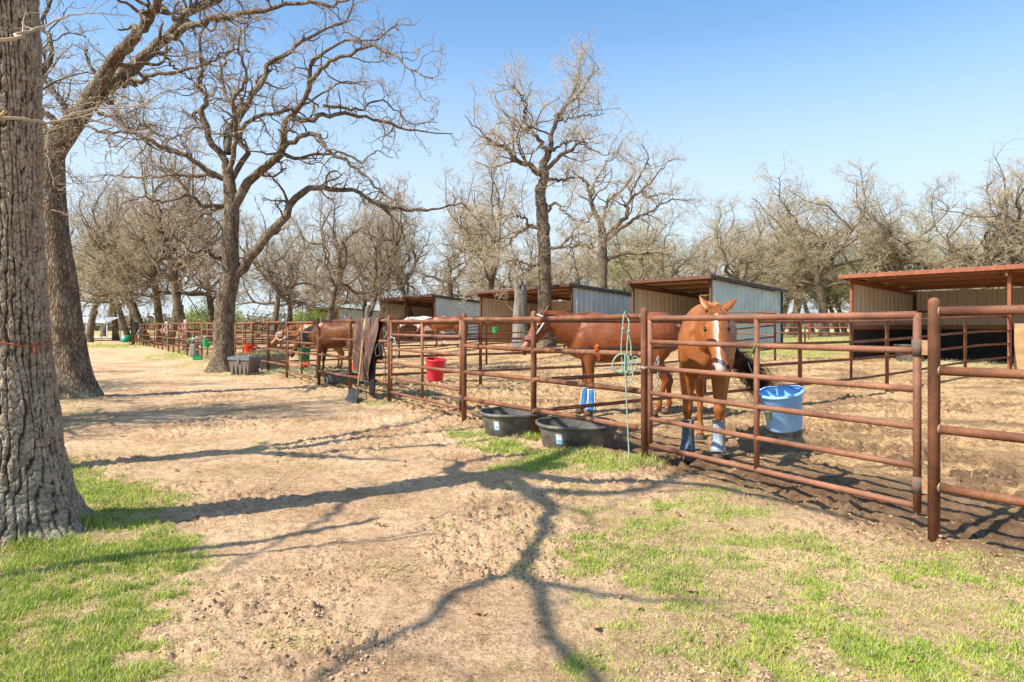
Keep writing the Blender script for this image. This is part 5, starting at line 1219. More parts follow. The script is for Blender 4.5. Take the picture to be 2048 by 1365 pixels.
def twine():
    p = wp(900+1000/3.413, 560+470/3.413, 7.62); m = MB(); g = random.Random(4)
    for k in range(9): m.add(*ring(p+Vector((g.uniform(-.012, .012), -.01+g.uniform(-.01, .01), g.uniform(-.02, .02))), .034, .0035, Matrix.Rotation(g.uniform(-.5, .5)+1.57, 3, 'Y') @ Matrix.Rotation(g.uniform(-.5, .5), 3, 'X'), 16, 5), True)
    for k in range(4):
        m.tube([Vector(q) for q in catmull([p+Vector((0, -.045, 0)), p+Vector((g.uniform(-.05, .05), -.05, -.05)), p+Vector((g.uniform(-.02, .05), -.055, -.09)), p+Vector((g.uniform(.0, .05), -.05, -.14))], 12)], .0022, 5)
    tag(m.build('baling_twine', M_twine), 'frayed orange twine knotted on a rail right of the horse head', 'twine')
twine()
def shovel():
    root = thing('stall_shovel', 'wooden handled flat shovel leaning on the fence in front of the blanket', 'shovel')
    top = wp(730.5, 638, 13.42); bot = wp(715, 784, 13.15)
    pts = [bot.lerp(top, t) for t in (0, .3, .7, 1)]; MB().tube(pts, .017, 12).build('handle', M_wood, root)
    tip = gp(691, 803); tr = gp(714, 809); A_ = Vector((tip[0], tip[1], .015)); B_ = Vector((tr[0], tr[1], .015)); C_ = wp(721, 783, 13.1); D_ = wp(704, 778, 13.2)
    nrm = (B_-A_).cross(D_-A_).normalized(); vs = []; fs = []
    n = 7
    for i in range(n):
        for j in range(n):
            u, v = i/(n-1), j/(n-1); p = (A_.lerp(B_, u)).lerp(D_.lerp(C_, u), v); edge = abs(u-.5)*2
            vs.append(p+nrm*(.02*edge**3+.02*max(0, v-.75)*4))
    for i in range(n-1):
        for j in range(n-1): fs.append([i*n+j, (i+1)*n+j, (i+1)*n+j+1, i*n+j+1])
    ob = MB().add(vs, fs, True).build('blade', M_dsteel, root); ob.modifiers.new('s', 'SOLIDIFY').thickness = .012
    m = MB().tube([bot+Vector((.0, -.02, .06)), bot+Vector((0, -.03, -.05))], .026, 10); c = (C_+D_)/2; m.box(c+Vector((0, 0, -.02)), (.24, .03, .06), Matrix.Rotation(-.35, 3, 'Z'), .006); m.build('socket', M_dsteel, root)
shovel()
def blanket():
    root = thing('horse_blanket', 'brown canvas horse blanket draped over the top rail behind the shovel', 'blanket')
    a = np.array(mid(0)); b = np.array(PT[0]); e = (b-a)/np.linalg.norm(b-a); n_ = np.array((e[1], -e[0])); n_ = -n_ if n_ @ N > 0 else n_   # towards the track
    c0 = a+e*.50; W = 1.16; nu, nv = 60, 70; vs = []; fs = []; L1 = 1.20; L2 = .85
    for i in range(nu):
        u = i/(nu-1)
        for j in range(nv):
            v = j/(nv-1)*(L1+L2+.11); fold = .042*math.sin(u*15+1.4*math.sin(v*2.2)+.5*v)+.02*math.sin(u*33+v*3)
            l1 = L1*(1-.07*math.sin(u*6+.6)-.12*(2*u-1)**2+.03*math.sin(u*17))
            uu = u
            if v < L2: d = -.045-.012*math.sin(u*9); z = 1.51+.03-(L2-v); f = (L2-v)
            elif v < L2+.11: t = (v-L2)/.11; an = math.pi*(1-t); d = .047*math.cos(an); z = 1.515+.04*math.sin(an); f = 0
            else: f = min(v-L2-.11, l1); d = .047+.03*f; z = 1.535-f
            k = ss(np.array(f/.35)); d += fold*k*(1 if d > 0 else -1)*1.0+.03*k; uu = .5+(u-.5)*(1-.22*float(k)*min(1, f))-.08*f*(d > 0)
            p = c0+e*(uu*W)+n_*d; vs.append((p[0], p[1], z+.01*math.sin(u*14)))
    for i in range(nu-1):
        for j in range(nv-1): fs.append([i*nv+j, (i+1)*nv+j, (i+1)*nv+j+1, i*nv+j+1])
    ob = MB().add(vs, fs, True).build('canvas', M_blanket, root); md = ob.modifiers.new('s', 'SOLIDIFY'); md.thickness = .012
    # white stitched patch and edge binding, dark lining flap to the right
    p = c0+e*(.52)+n_*.085; m = MB()
    for k in range(3): m.tube([Vector((p[0]+e[0]*(-.08+.02*k), p[1]+e[1]*(-.08+.02*k), 1.46-.02*k)), Vector((p[0]+e[0]*(.05+.02*k), p[1]+e[1]*(.05+.02*k), 1.475-.02*k))], .004, 5)
    m.build('stitching', M_hwhite, root)
    pts = []
    for i in range(0, nu, 3): v_ = vs[i*nv+nv-1]; pts.append(Vector((v_[0]+n_[0]*.012, v_[1]+n_[1]*.012, v_[2])))
    MB().tube(pts, .011, 6).build('binding', M_bootg, root)
    fl = []; ff = []; c1 = c0+e*.72
    for i in range(14):
        for j in range(30):
            u = i/13; v = j/29; wv_ = .03*math.sin(u*9+v*5); p = c1+e*(u*(.24+.10*v)+.03*math.sin(v*7))+n_*(.03+wv_+.05*v); fl.append((p[0], p[1], 1.545-v*1.42*(1-.25*(1-u)*(1-u)*0)-.1*u*v))
    for i in range(13):
        for j in range(29): ff.append([i*30+j, (i+1)*30+j, (i+1)*30+j+1, i*30+j+1])
    ob = MB().add(fl, ff, True).build('lining', mat('dark_lining', (.02, .016, .015), (.05, .035, .03), 5, .95), root); ob.modifiers.new('s', 'SOLIDIFY').thickness = .01
blanket()
def tack():
    root = thing('halter_bundle', 'bundle of dark ropes and halters hanging beside the post right of the blanket', 'halter'); Y = 12.95
    def w(pts, dy=.0): return [tuple(wp(640+a/5.46, 580+b/5.46, Y-dy)) for a, b in pts]
    def tb(pts, r, nm, m=M_rope_d, n=40): MB().tube([Vector(p) for p in catmull(pts, n)], r, 7).build(nm, m, root)
    tb(w([(705, 290), (700, 400), (698, 560), (640, 590), (605, 650), (610, 710), (640, 725), (660, 690), (650, 620), (690, 570)]), .012, 'coil', n=70)
    tb(w([(700, 560), (690, 630), (720, 700), (715, 800), (712, 920), (735, 1080), (752, 1190)]), .011, 'rope')
    tb(w([(712, 300), (735, 380), (700, 430), (728, 480), (705, 540), (680, 620), (700, 690), (745, 750)]), .014, 'halter', M_bin)
    tb(w([(700, 300), (745, 340), (750, 430), (715, 520)]), .011, 'halter', M_bin)
    tb(w([(730, 680), (760, 640), (790, 610), (820, 590)]), .018, 'rope', M_rope_w)
    tb(w([(690, 380), (700, 440), (730, 470), (700, 540), (720, 600)]), .010, 'halter', M_bootg)
    for a, b in ((500, 960), (695, 900)): tb(w([(a, b), (a+3, b+110), (a+4, b+250)]), .008, 'cord_end', n=8)
tack()
def gate_cords():
    # halter and lead rope on the panel right of the pale grey tub
    r = thing('rope_halter', 'dark halter and looped rope hanging over the fence above the golden horse head', 'halter'); Y = 18.1
    def w(pts): return [tuple(wp(440+a/6.827, 600+b/6.827, Y)) for a, b in pts]
    for nm, pts, rr, m in (('strap', [(850, 250), (860, 400), (855, 560), (855, 690)], .016, M_dsteel), ('loop', [(850, 460), (800, 440), (765, 480), (790, 540), (840, 545), (900, 500)], .012, M_hwhite), ('strap', [(850, 320), (815, 400), (800, 440)], .012, M_dsteel)):
        MB().tube([Vector(p) for p in catmull(w(pts), 24)], rr, 7).build(nm, m, r)
    MB().tube([Vector(p) for p in w([(870, 262), (872, 305)])], .045, 10).build('tag', M_bluein, r)
    r = thing('salt_lick', 'round orange salt lick hanging from the top rail on a white string', 'salt lick'); p = wp(643, 651, 15.75)
    MB().lathe([(.001, -.05), (.035, -.045), (.06, -.015), (.06, .015), (.035, .045), (.001, .05)], p, 20, M=Matrix.Rotation(1.3, 3, 'X')).build('block', M_salt, r)
    MB().tube([p+Vector((-.01, 0, .06)), wp(640, 636, 15.75)], .007, 6).build('string', M_hwhite, r)
    r = thing('rag', 'pale blue rag tied on the top rail above the spotted bay horse', 'rag'); m = MB(); p = wp(692, 640, 15.1)
    m.tube([Vector(q) for q in catmull([p+Vector((0, .02, .07)), p, p+Vector((-.02, -.01, -.06))], 10)], [.02]*10, 6, flat=.3); m.build('cloth', M_hwhite, r); MB().add(*ring(wp(690, 634, 15.1), .04, .012, Matrix.Rotation(1.4, 3, 'Y')), True).build('knot', M_hwhite, r)
    # rope bundles on the far fence
    for px_, py0, py1, Y, m, lab in ((371, 640, 672, 35., M_rope_p, 'bundle of pink and white ropes hanging on the far fence'), (334, 644, 668, 39., M_rope_w, 'tangle of tan ropes hanging on the far fence'), (326, 658, 668, 40.4, M_rope_p, 'small reddish halter on the far fence left of the tan ropes')):
        r = thing('rope_bundle', lab, 'ropes'); g = random.Random(px_)
        for k in range(7):
            a = wp(px_+g.uniform(-4, 4), py0, Y); b = wp(px_+g.uniform(-5, 5), py1-g.uniform(0, 8), Y-.05); c = wp(px_+g.uniform(-7, 7), (py0+py1)/2, Y-.08)
            MB().tube([Vector(q) for q in catmull([a, c, b, wp(px_+g.uniform(-5, 5), (py0+py1)/2, Y-.06)], 14)], .022, 6).build('rope', m, r)
    r = thing('horse_blanket', 'black blanket hung over the far end of the track fence', 'blanket'); p = wp(277, 645, 51.2); vs = []; fs = []
    for i in range(14):
        for j in range(12): u, v = i/13, j/11; q = p+Vector((u*1.0-.4+.1*v, -.15-.12*math.sin(u*8)*v-u*.0, -v*(1.0-.35*u))); vs.append(q)
    for i in range(13):
        for j in range(11): fs.append([i*12+j, (i+1)*12+j, (i+1)*12+j+1, i*12+j+1])
    ob = MB().add(vs, fs, True).build('cloth', M_matt, r); ob.modifiers.new('s', 'SOLIDIFY').thickness = .03
    # stump table with metal rack
    r = thing('log_stump', 'short log stump with a pale metal rack on top beside the far gate', 'stump', (-14.1, 30.3, 0)); MB().lathe([(.24, -.05), (.2, .15), (.18, .55), (.17, .6), (.001, .6)], n=14).build('log', M_dead, r)
    m = MB()
    for k in range(3): m.tube([(-.25+.18*k, -.1, .63), (-.25+.18*k, .0, .82), (.0+.18*k, .15, .86)], .02, 6)
    m.tube([(-.3, -.05, .8), (.35, -.05, .86)], .02, 6).build('rack', M_steel, r)
gate_cords()
def spreader():
    r = thing('garden_spreader', 'green wheeled spreader with a slanted handle at the far end of the fence', 'spreader', (-27.6, 49.4, 0.0), .2); r.scale = (.72, .72, .8)
    MB().lathe([(.001, .28), (.16, .3), (.36, .55), (.42, .86), (.40, .88), (.33, .6), (.001, .4)], (-.15, 0, 0), 20).build('hopper', M_green, r)
    MB().lathe([(.001, .20), (.3, .22), (.34, .6), (.001, .62)], (-.55, .1, .02), 18).build('drum', mat('teal_plastic', (.01, .30, .24), (.02, .38, .3), 5, .5), r)
    for y in (-.3, .3):
        M3 = Matrix.Rotation(math.pi/2, 3, 'X'); w_ = MB().add(*ring((.12, y, .17), .125, .045, M3, 20), True).build('wheel', M_matt, r); MB().lathe([(.001, -.03), (.08, -.03), (.08, .03), (.001, .03)], (.12, y, .17), 14, M=M3).build('hub', M_hwhite, w_)
    MB().tube([(.12, -.28, .17), (.12, .28, .17)], .02, 6).tube([(-.1, -.22, .3), (.3, -.22, .25), (.55, -.2, .75)], .03, 6).tube([(-.1, .22, .3), (.3, .22, .25), (.55, .2, .75)], .03, 6).build('frame', M_dred, r)
    MB().tube([(.35, -.1, .7), (1.0, -.1, 1.55)], .035, 8).tube([(.35, .1, .7), (1.0, .1, 1.55)], .035, 8).build('handle', M_steel, r)
spreader()
M_road = mat('pale_road', (.55, .54, .52), (.62, .6, .57), 1, .9)
o = MB().add([(-90, 72, .05), (-24, 72, .05), (-24, 76, .05), (-90, 76, .05)], [[0, 1, 2, 3]]).build('road', M_road); o.location.z = .10; tag(o, kind='structure')
# ------------------------------------------------------------------ horses
def coat_mat(name, c1, c2, dark, white=(.80, .76, .72), sheen=.35, fleck=False):
    m = bpy.data.materials.new(name); m.use_nodes = True; nd, lk, b = nodes(m)
    b.inputs['Roughness'].default_value = .42; b.inputs['Specular IOR Level'].default_value = sheen
    tc = nd.new('ShaderNodeTexCoord')
    n = nd.new('ShaderNodeTexNoise'); n.inputs['Scale'].default_value = 4.5; n.inputs['Detail'].default_value = 10; n.inputs['Roughness'].default_value = .72; lk.new(tc.outputs['Object'], n.inputs[0])
    r = nd.new('ShaderNodeValToRGB'); r.color_ramp.elements[0].position = .33; r.color_ramp.elements[1].position = .67; r.color_ramp.elements[0].color = (*c1, 1); r.color_ramp.elements[1].color = (*c2, 1); lk.new(n.outputs['Fac'], r.inputs[0])
    at = nd.new('ShaderNodeAttribute'); at.attribute_name = 'pts'; sp = nd.new('ShaderNodeSeparateColor'); lk.new(at.outputs['Color'], sp.inputs[0])
    col = r.outputs[0]
    if fleck:
        n2 = nd.new('ShaderNodeTexNoise'); n2.inputs['Scale'].default_value = 26; n2.inputs['Detail'].default_value = 4; lk.new(tc.outputs['Object'], n2.inputs[0])
        r2 = nd.new('ShaderNodeValToRGB'); r2.color_ramp.elements[0].position = .5; r2.color_ramp.elements[1].position = .66; r2.color_ramp.elements[0].color = (0, 0, 0, 1); r2.color_ramp.elements[1].color = (.7, .7, .7, 1); lk.new(n2.outputs['Fac'], r2.inputs[0])
        x = nd.new('ShaderNodeMix'); x.data_type = 'RGBA'; lk.new(r2.outputs[0], x.inputs[0]); lk.new(col, x.inputs[6]); x.inputs[7].default_value = (.20, .095, .045, 1); col = x.outputs[2]
    for ch, cc in ((0, dark), (1, white), (2, (.42, .27, .22))):
        x = nd.new('ShaderNodeMix'); x.data_type = 'RGBA'; lk.new(sp.outputs[ch], x.inputs[0]); lk.new(col, x.inputs[6]); x.inputs[7].default_value = (*cc, 1); col = x.outputs[2]
    lk.new(col, b.inputs['Base Color'])
    nb = nd.new('ShaderNodeTexNoise'); nb.inputs['Scale'].default_value = 55; nb.inputs['Detail'].default_value = 4; lk.new(tc.outputs['Object'], nb.inputs[0])
    bp = nd.new('ShaderNodeBump'); bp.inputs['Distance'].default_value = .0015; bp.inputs['Strength'].default_value = .5; lk.new(nb.outputs['Fac'], bp.inputs['Height'])
    nm_ = nd.new('ShaderNodeTexNoise'); nm_.inputs['Scale'].default_value = 6; nm_.inputs['Detail'].default_value = 2; lk.new(tc.outputs['Object'], nm_.inputs[0])
    b2 = nd.new('ShaderNodeBump'); b2.inputs['Distance'].default_value = .018; b2.inputs['Strength'].default_value = .8; lk.new(nm_.outputs['Fac'], b2.inputs['Height']); lk.new(bp.outputs[0], b2.inputs['Normal']); lk.new(b2.outputs[0], b.inputs['Normal'])
    return m
def loft(mb, secs, side=None, n=18, up_side=None):
    """secs: list of (center, half width along side, half height), rings follow the centre line"""
    C_ = [Vector(s[0]) for s in secs]; m = len(C_); vs = []
    for i, s in enumerate(secs):
        t = (C_[min(i+1, m-1)]-C_[max(i-1, 0)]).normalized(); sd = Vector(side) if side else Vector((0, 1, 0))
        sd = (sd-t*sd.dot(t)).normalized(); up = t.cross(sd)
        for k in range(n):
            a = 2*math.pi*k/n; vs.append(C_[i]+sd*math.cos(a)*s[1]+up*math.sin(a)*s[2])
    fs = [[i*n+k, i*n+(k+1) % n, (i+1)*n+(k+1) % n, (i+1)*n+k] for i in range(m-1) for k in range(n)]
    fs += [list(range(n))[::-1], [(m-1)*n+k for k in range(n)]]
    mb.add(vs, fs, True)
def resamp(secs, k=4):
    A_ = np.array([[*s[0], s[1], s[2]] for s in secs]); B = catmull(A_, (len(secs)-1)*k+1); B[:, 3:] = np.maximum(B[:, 3:], .004)
    return [((b[0], b[1], b[2]), b[3], b[4]) for b in B]
def ball(mb, c, rx, ry, rz, M3=None, n=14):
    prof = [(math.sin(math.pi*i/10), -math.cos(math.pi*i/10)) for i in range(11)]; vs = []
    for r_, z in prof:
        for k in range(n):
            a = 2*math.pi*k/n; v = Vector((r_*math.cos(a)*rx, r_*math.sin(a)*ry, z*rz)); vs.append((M3 @ v if M3 else v)+Vector(c))
    mb.add(vs, [[i*n+k, i*n+(k+1) % n, (i+1)*n+(k+1) % n, (i+1)*n+k] for i in range(10) for k in range(n)], True)
def strands(name, roots, path, r0, mt, parent, spread=.02, n=10, seed=1, k=3):
    g = np.random.default_rng(seed); P = []
    for rt in roots:
        q = catmull([np.array(rt)+np.array(p)+(g.normal(0, spread, 3)*(i/len(path)) if i else 0) for i, p in enumerate(path)], n); P.append(q)
    P = np.array(P); Rr = np.linspace(1, .35, n)[None]*r0*g.uniform(.6, 1.3, (len(P), 1))
    return link_mesh(name, np_mesh(name, *tubes(P, Rr, k)), mt, parent)
def horse(label, loc, heading, sc, poll, muzzle, coat, manem, facenrm=None, blaze=True, dark_legs=False, white=False, fore=(0, 0), hind=(0, 0), voxel=.013, tail=None, mane_side=1, boots=None, seed=1, face_yaw=0., fo=None, tail_m=None, socks=False):
    """poll, muzzle in world metres; heading: angle of body +x"""
    root = thing('horse', label, 'horse', loc, heading); root.scale = (sc, sc, sc)
    inv = (Matrix.Translation(Vector(loc)) @ Matrix.Rotation(heading, 4, 'Z') @ Matrix.Scale(sc, 4)).inverted()
    Pp = inv @ Vector(poll); Mz = inv @ Vector(muzzle)
    hd = (Mz-Pp); HL = .60; hd.normalize(); Mz = Pp+hd*HL
    # face normal: perpendicular to head axis, pointing up/forward
    fwd = Vector((math.cos(face_yaw), math.sin(face_yaw), .4)); fn = (fwd-hd*fwd.dot(hd)).normalized(); sd = fn.cross(hd).normalized()
    mb = MB()
    T = [((-.84, 0, 1.28), .05, .07), ((-.80, 0, 1.22), .15, .20), ((-.70, 0, 1.20), .235, .285), ((-.52, 0, 1.21), .275, .315), ((-.32, 0, 1.185), .27, .315), ((-.08, 0, 1.135), .285, .335), ((.16, 0, 1.12), .285, .355), ((.36, 0, 1.14), .25, .375), ((.52, 0, 1.13), .225, .36), ((.66, 0, 1.10), .20, .30), ((.76, 0, 1.08), .15, .22), ((.81, 0, 1.08), .08, .13)]
    loft(mb, resamp(T), (0, 1, 0), 24)
    # rounded croup halves
    for s_ in (-1, 1): ball(mb, (-.60, .10*s_, 1.22), .22, .16, .26); ball(mb, (.55, .12*s_, 1.06), .18, .12, .26)
    # neck
    n0 = Vector((.50, 0, 1.20)); nb = Pp+hd*.10-fn*.05; d1 = Vector((.80, 0, 1.28)).lerp(nb, .25)
    mid1 = n0.lerp(nb, .38)+Vector((.03, 0, .0)); mid2 = n0.lerp(nb, .72)+Vector((0, 0, .03))
    loft(mb, resamp([(n0, .17, .30), (mid1, .135, .235), (mid2, .10, .175), (nb, .082, .125), (nb+(nb-mid2).normalized()*.05, .05, .08)]), sd if abs(sd.y) > .5 else (0, 1, 0), 20)
    # head
    H = [(0, .055, .06, -.02), (.05, .085, .105, -.03), (.14, .102, .125, -.045), (.25, .106, .128, -.05), (.36, .088, .10, -.035), (.46, .066, .074, -.018), (.54, .064, .066, -.012), (.60, .068, .064, -.012), (.645, .060, .055, -.018), (.67, .030, .034, -.02)]
    loft(mb, resamp([(Pp+hd*a+fn*o_, w_, h_) for a, w_, h_, o_ in H]), sd, 20)
    for s_ in (-1, 1):
        ball(mb, Pp+hd*.20+sd*.072*s_+fn*.012, .032, .032, .032)     # brow
        ball(mb, Pp+hd*.60+sd*.042*s_+fn*.012, .030, .028, .034)     # nostril swell
        e0 = Pp+hd*.02+sd*.062*s_+fn*.02; ed = (-hd*.8+sd*.38*s_+fn*.12).normalized()
        if s_ == 1 and fo: ed = (-hd*.7+sd*.85*s_+fn*.1).normalized()
        loft(mb, resamp([(e0, .034, .020), (e0+ed*.05, .040, .020), (e0+ed*.10, .032, .015), (e0+ed*.15, .014, .009), (e0+ed*.175, .004, .004)]), sd, 12)
    ball(mb, Pp+hd*.645-fn*.045, .030, .034, .028)                    # lower lip
    def leg(pts, f):
        S_ = []
        for (x, y, z), w_, h_ in pts: k = max(0, (.95-z)/.95); S_.append(((x+f[0]*k, y+f[1]*k, z), w_, h_))
        loft(mb, resamp(S_), (0, 1, 0), 14); return S_
    fl = {}
    for s_ in (-1, 1):
        f = fore if s_ == 1 else (fore[2], fore[3]) if len(fore) > 2 else fore
        y = .15*s_; fl[('f', s_)] = leg([((.50, .11*s_, 1.12), .10, .18), ((.49, .145*s_, .94), .085, .14), ((.50, y, .80), .082, .092), ((.50, y, .66), .064, .066), ((.50, y, .55), .050, .054), ((.505, y, .49), .055, .057), ((.505, y, .43), .040, .044), ((.50, y, .36), .030, .036), ((.50, y, .24), .028, .034), ((.505, y, .165), .038, .044), ((.53, y, .105), .033, .036), ((.55, y, .065), .045, .050)], f)
        f = hind if s_ == 1 else (hind[2], hind[3]) if len(hind) > 2 else hind
        y = .14*s_; fl[('h', s_)] = leg([((-.56, .10*s_, 1.15), .14, .24), ((-.50, .14*s_, .95), .115, .19), ((-.50, y, .80), .085, .13), ((-.575, y, .66), .060, .080), ((-.655, y, .55), .046, .060), ((-.675, y, .49), .043, .058), ((-.655, y, .42), .037, .046), ((-.64, y, .32), .031, .038), ((-.63, y, .22), .030, .036), ((-.625, y, .16), .040, .046), ((-.60, y, .105), .034, .038), ((-.575, y, .065), .046, .052)], f)
    ball(mb, (-.84, 0, 1.30), .05, .045, .05)
    me = bpy.data.meshes.new('hb'); me.from_pydata(mb.v, [], mb.f); me.update(); ob = bpy.data.objects.new('hb', me); COL.objects.link(ob)
    rm = ob.modifiers.new('r', 'REMESH'); rm.mode = 'VOXEL'; rm.voxel_size = voxel; rm.use_smooth_shade = True
    sm = ob.modifiers.new('s', 'SMOOTH'); sm.iterations = 7; sm.factor = .5
    dg = bpy.context.evaluated_depsgraph_get(); me2 = bpy.data.meshes.new_from_object(ob.evaluated_get(dg)); bpy.data.objects.remove(ob)
    nv = len(me2.vertices); co = np.empty(nv*3); me2.vertices.foreach_get('co', co); co = co.reshape(-1, 3)
    # muscle relief
    x, y, z = co.T; rel = co-np.array(Pp); a_ = rel @ np.array(hd); s_ = rel @ np.array(sd); f_ = rel @ np.array(fn)
    wh = np.zeros(nv); dk = np.zeros(nv); pk = np.zeros(nv); head = (a_ > -.02) & (a_ < .75) & (np.abs(s_) < .13) & (f_ > -.2) & (f_ < .15) & (x > .6)
    if blaze:
        wdt = np.interp(a_, [.08, .13, .2, .3, .45, .56, .66], [.004, .015, .017, .008, .011, .015, .026]); wv_ = .004*np.sin(a_*40)
        wh = np.where(head & (f_ > .0) & (a_ > .08) & (a_ < .66), ss((wdt-np.abs(s_+.006+wv_))/.006), 0)
        pk = np.where(head & (a_ > .58), ss((a_-.58)/.05)*.8, 0)*(fo is not None)
    dkm = np.where(head & (a_ > .60), .25, 0)
    if dark_legs: dk = np.maximum(dk, ss((.62-z)/.12))
    if white: wh = np.ones(nv)*.95; pk = pk*0
    if socks: wh = np.maximum(wh, ss((.30-z)/.02)*(x < 0))
    dk = np.maximum(dk, dkm)
    at = me2.attributes.new('pts', 'FLOAT_COLOR', 'POINT'); at.data.foreach_set('color', np.stack([dk, wh, pk, np.ones(nv)], -1).astype(np.float32).ravel())
    me2.materials.clear(); me2.polygons.foreach_set('use_smooth', np.ones(len(me2.polygons), bool)); body = link_mesh('body', me2, coat, root); me2.name = 'horse_body'
    # eyes, nostrils
    Mh = Matrix((hd, sd, fn)).transposed()
    for s_ in (-1, 1):
        e_ = MB(); ball(e_, Pp+hd*.215+sd*.102*s_+fn*.010, .024, .013, .019, Mh); e_.build('eye', M_black, root)
        e_ = MB(); ball(e_, Pp+hd*.622+sd*.060*s_+fn*.030, .024, .012, .013, Mh); e_.build('nostril', M_nostril, root)
    # hooves
    for key, S_ in fl.items():
        c = S_[-1][0]; e_ = MB(); e_.lathe([(.001, -.002), (.066, 0), (.058, .035), (.047, .075), (.04, .085)], (c[0]+.018, c[1], 0), 18, sx=1.12); e_.build('hoof', M_hoof, root)
    # mane
    g = np.random.default_rng(seed); n1 = 520; t = g.uniform(0, 1, n1); nbv = np.array(Pp-hd*.01-fn*.02); w0 = np.array((.46, 0, 1.50)); up = np.array((0, 0, 1.)); mid_ = (np.array(mid1)*.4+np.array(mid2)*.6)
    axis = unit(np.array(mid2)-np.array(mid1)); upn = unit(up-axis*(up @ axis)); crest = catmull([w0, np.array(mid1)+upn*.225, np.array(mid2)+upn*.165, nbv+upn*.03], 40)
    base = crest[(t*39).astype(int)]; drop = g.uniform(.10, .26, n1)*(1.5 if dark_legs else 1); sdv = np.array((0, 1., 0)) if abs(sd.y) > .4 else np.array(sd); P = []
    for i in range(n1):
        b_ = base[i]+g.normal(0, .008, 3); q = [b_, b_+sdv*mane_side*.045+up*.015, b_+sdv*mane_side*(.095+g.normal(0, .012))-up*drop[i]*.5+np.array((g.normal(0, .02), 0, 0)), b_+sdv*mane_side*(.115+g.normal(0, .015))-up*drop[i]+np.array((g.normal(0, .03), 0, 0))]; P.append(catmull(q, 8))
    link_mesh('mane', np_mesh('mane', *tubes(np.array(P), np.linspace(.006, .002, 8)[None]*np.ones((n1, 1)), 4)), manem, root)
    # forelock
    P = []
    for i in range(70):
        b_ = np.array(Pp)+np.array(sd)*g.normal(0, .02)+np.array(fn)*.03-np.array(hd)*.02; sp_ = g.normal(0, .022); ln = g.uniform(.08, .20)
        P.append(catmull([b_, b_+np.array(fn)*.03+np.array(hd)*.03, b_+np.array(fn)*.045+np.array(hd)*ln*.6+np.array(sd)*sp_, b_+np.array(fn)*.04+np.array(hd)*ln+np.array(sd)*sp_*1.6], 7))
    link_mesh('forelock', np_mesh('forelock', *tubes(np.array(P), np.linspace(.005, .002, 7)[None]*np.ones((70, 1)), 3)), manem if not fo else coat, root)
    # tail
    path = tail or [(0, 0, 0), (-.09, 0, -.04), (-.13, 0, -.35), (-.11, 0, -.72), (-.07, 0, -.98)]
    rts = [(-.86+g.normal(0, .01), g.normal(0, .018), 1.30+g.normal(0, .01)) for i in range(420 if tail else 240)]
    strands('tail', rts, path, .0038 if tail else .006, tail_m or manem, root, .13 if tail else .035, 14, seed)
    if boots:
        for key, bm_, trim in boots:
            S_ = fl[key]; c1, c2, c3 = S_[-6][0], S_[-4][0], S_[-2][0]
            m = MB(); cs = catmull([(S_[-5][0][0], S_[-5][0][1], .385), (S_[-4][0][0], S_[-4][0][1], .25), (S_[-3][0][0]+.005, S_[-3][0][1], .16), (S_[-2][0][0], S_[-2][0][1], .085)], 10)
            m.tube([Vector(p) for p in cs], list(np.interp(np.linspace(0, 1, 10), [0, .5, .75, 1], [.054, .052, .066, .078])), 20, cap=False); o_ = m.build('boot', bm_, root); o_.modifiers.new('s', 'SOLIDIFY').thickness = .006
            t_ = MB()
            for a in (0.6, 2.2, 4.2): t_.tube([Vector((p[0]+math.cos(a)*.058*(1+.3*i/9), p[1]+math.sin(a)*.058*(1+.3*i/9), p[2])) for i, p in enumerate(cs)], .007, 6)
            t_.tube([Vector((cs[0][0]+.057*math.cos(a), cs[0][1]+.057*math.sin(a), cs[0][2])) for a in np.linspace(0, 6.28, 20)], .007, 6); q = t_.build('trim', trim, o_)
    root['_h'] = 1; del root['_h']
    return root, (Pp, hd, sd, fn)
def band(root, fr, a, ww, hh, mt, r=.008, fl=.0, name='noseband', wide=3., off=-.03):
    Pp, hd, sd, fn = fr; m = MB(); pts = []
    for t in np.linspace(0, 2*math.pi, 28): pts.append(Pp+hd*(a+fl*math.sin(t))+sd*ww*math.cos(t)+fn*(hh*math.sin(t)+off))
    n = len(pts); vs = []; fs = []
    for p in pts: vs += [p-hd*r*wide, p+hd*r*wide]
    for i in range(n-1): fs.append([2*i, 2*i+2, 2*i+3, 2*i+1])
    o = m.add(vs, fs, True).build(name, mt, root); s = o.modifiers.new('s', 'SOLIDIFY'); s.thickness = .006; s.offset = 1; return o
C_ches = coat_mat('chestnut_coat', (.20, .058, .012), (.37, .125, .028), (.10, .05, .03), sheen=.4)
C_sorr = coat_mat('red_sorrel_coat', (.15, .036, .009), (.26, .072, .017), (.07, .035, .02), sheen=.45)
C_bay = coat_mat('spotted_bay_coat', (.07, .026, .010), (.17, .062, .02), (.018, .015, .014), fleck=True, sheen=.12)
C_gold = coat_mat('golden_coat', (.34, .125, .03), (.46, .19, .05), (.05, .03, .02))
C_pale = coat_mat('pale_coat', (.55, .42, .33), (.7, .62, .55), (.3, .2, .15))
M_mche = mat('chestnut_mane', (.34, .12, .03), (.52, .24, .08), 18, .6)
M_msor = mat('sorrel_mane', (.16, .04, .015), (.26, .08, .03), 18, .6)
M_mblk = mat('black_mane', (.012, .011, .012), (.07, .07, .075), 18, .5, lo=.4, hi=.75)
M_tail = mat('dark_tail', (.02, .010, .006), (.30, .16, .06), 9, .6, lo=.45, hi=.72)

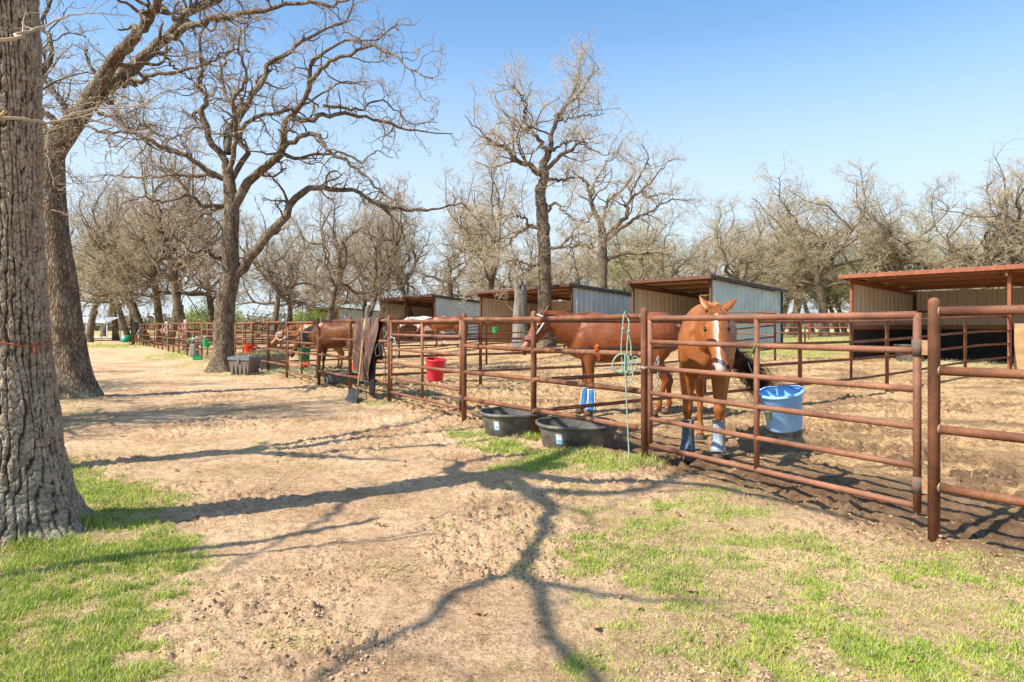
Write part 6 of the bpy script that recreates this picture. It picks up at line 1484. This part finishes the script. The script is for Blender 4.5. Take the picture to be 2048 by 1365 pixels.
h1, f1_ = horse('chestnut horse with a white blaze facing the camera behind the nearest gate', (2.25, 7.86, GH(2.25, 7.86)), math.atan2(-.94, -.34), 1.115, (2.02, 6.78, 1.575), (1.945, 6.36, .98), C_ches, M_mche, fore=(-.01, -.02, .0, .0), hind=(.05, -.03, -.05, .02), voxel=.0085, face_yaw=.12,
    tail=[(0, 0, 0), (-.10, .0, -.02), (-.18, .12, -.24), (-.22, .30, -.44), (-.22, .48, -.62), (-.2, .60, -.82)], mane_side=1, boots=((('f', 1), M_bootp, M_bootg), (('f', -1), M_bootb, M_bootg)), seed=3, fo=1, tail_m=M_tail)
h2, f2_ = horse('red sorrel horse with a halter, standing side on behind the black tubs', (1.73, 10.75, GH(1.73, 10.75)), math.radians(178), 1.06, (.50, 10.62, 1.585), (.20, 10.50, 1.08), C_sorr, M_msor, fore=(-.06, .0, .05, 0), hind=(.12, 0, -.12, 0), voxel=.012, face_yaw=.25, seed=4, mane_side=-1,
    boots=((('f', 1), M_bootb2, M_hwhite), (('f', -1), M_bootb2, M_hwhite)))
band(h2, f2_, .43, .085, .095, M_halter, .012, .02, 'noseband', 3.2, -.02); band(h2, f2_, .06, .105, .14, M_hwhite, .004, .0, 'halter', 2, -.04); 
Pp, hd, sd, fn = f2_
for s_ in (-1, 1): MB().tube([Pp+hd*.06+sd*.105*s_-fn*.04, Pp+hd*.25+sd*.112*s_-fn*.03, Pp+hd*.43+sd*.09*s_-fn*.02], .009, 6).build('cheek_strap', M_hwhite, h2)
h3, f3_ = horse('dark spotted bay horse with a black mane behind the draped blanket', (-4.80, 18.9, 0), math.atan2(.30, -.92), 1.02, (-5.95, 19.3, 1.15), (-6.15, 19.25, .72), C_bay, M_mblk, blaze=False, dark_legs=True, voxel=.016, face_yaw=0, seed=5, mane_side=1, boots=((('h', 1), M_booto, M_booto), (('h', -1), M_booto, M_booto)), fore=(.0, 0, .12, 0), hind=(.1, 0, -.1, 0))
h4, f4_ = horse('golden chestnut horse eating hay from the pale grey tub', (-6.15, 22.0, 0), math.atan2(.10, -.99), 1.0, (-7.35, 22.0, 1.27), (-7.72, 21.85, .80), C_gold, M_mche, voxel=.016, seed=6, mane_side=1, boots=((('f', 1), M_booto, M_booto), (('f', -1), M_booto, M_booto)), dark_legs=False)
h5, f5_ = horse('white horse far behind the red bucket', (-4.1, 35.2, .4), math.atan2(-.3, -.95), .98, (-5.35, 34.9, 1.75), (-5.75, 34.8, 1.35), C_pale, mat('pale_mane', (.6, .55, .5), (.7, .66, .6), 9, .7), white=True, voxel=.022, seed=7)
h6, f6_ = horse('distant red sorrel horse standing right of the white horse', (-3.15, 33., .36), math.radians(176), 1.0, (-4.2, 32.9, 1.62), (-4.55, 32.9, 1.18), C_sorr, M_msor, voxel=.022, seed=8, socks=True)
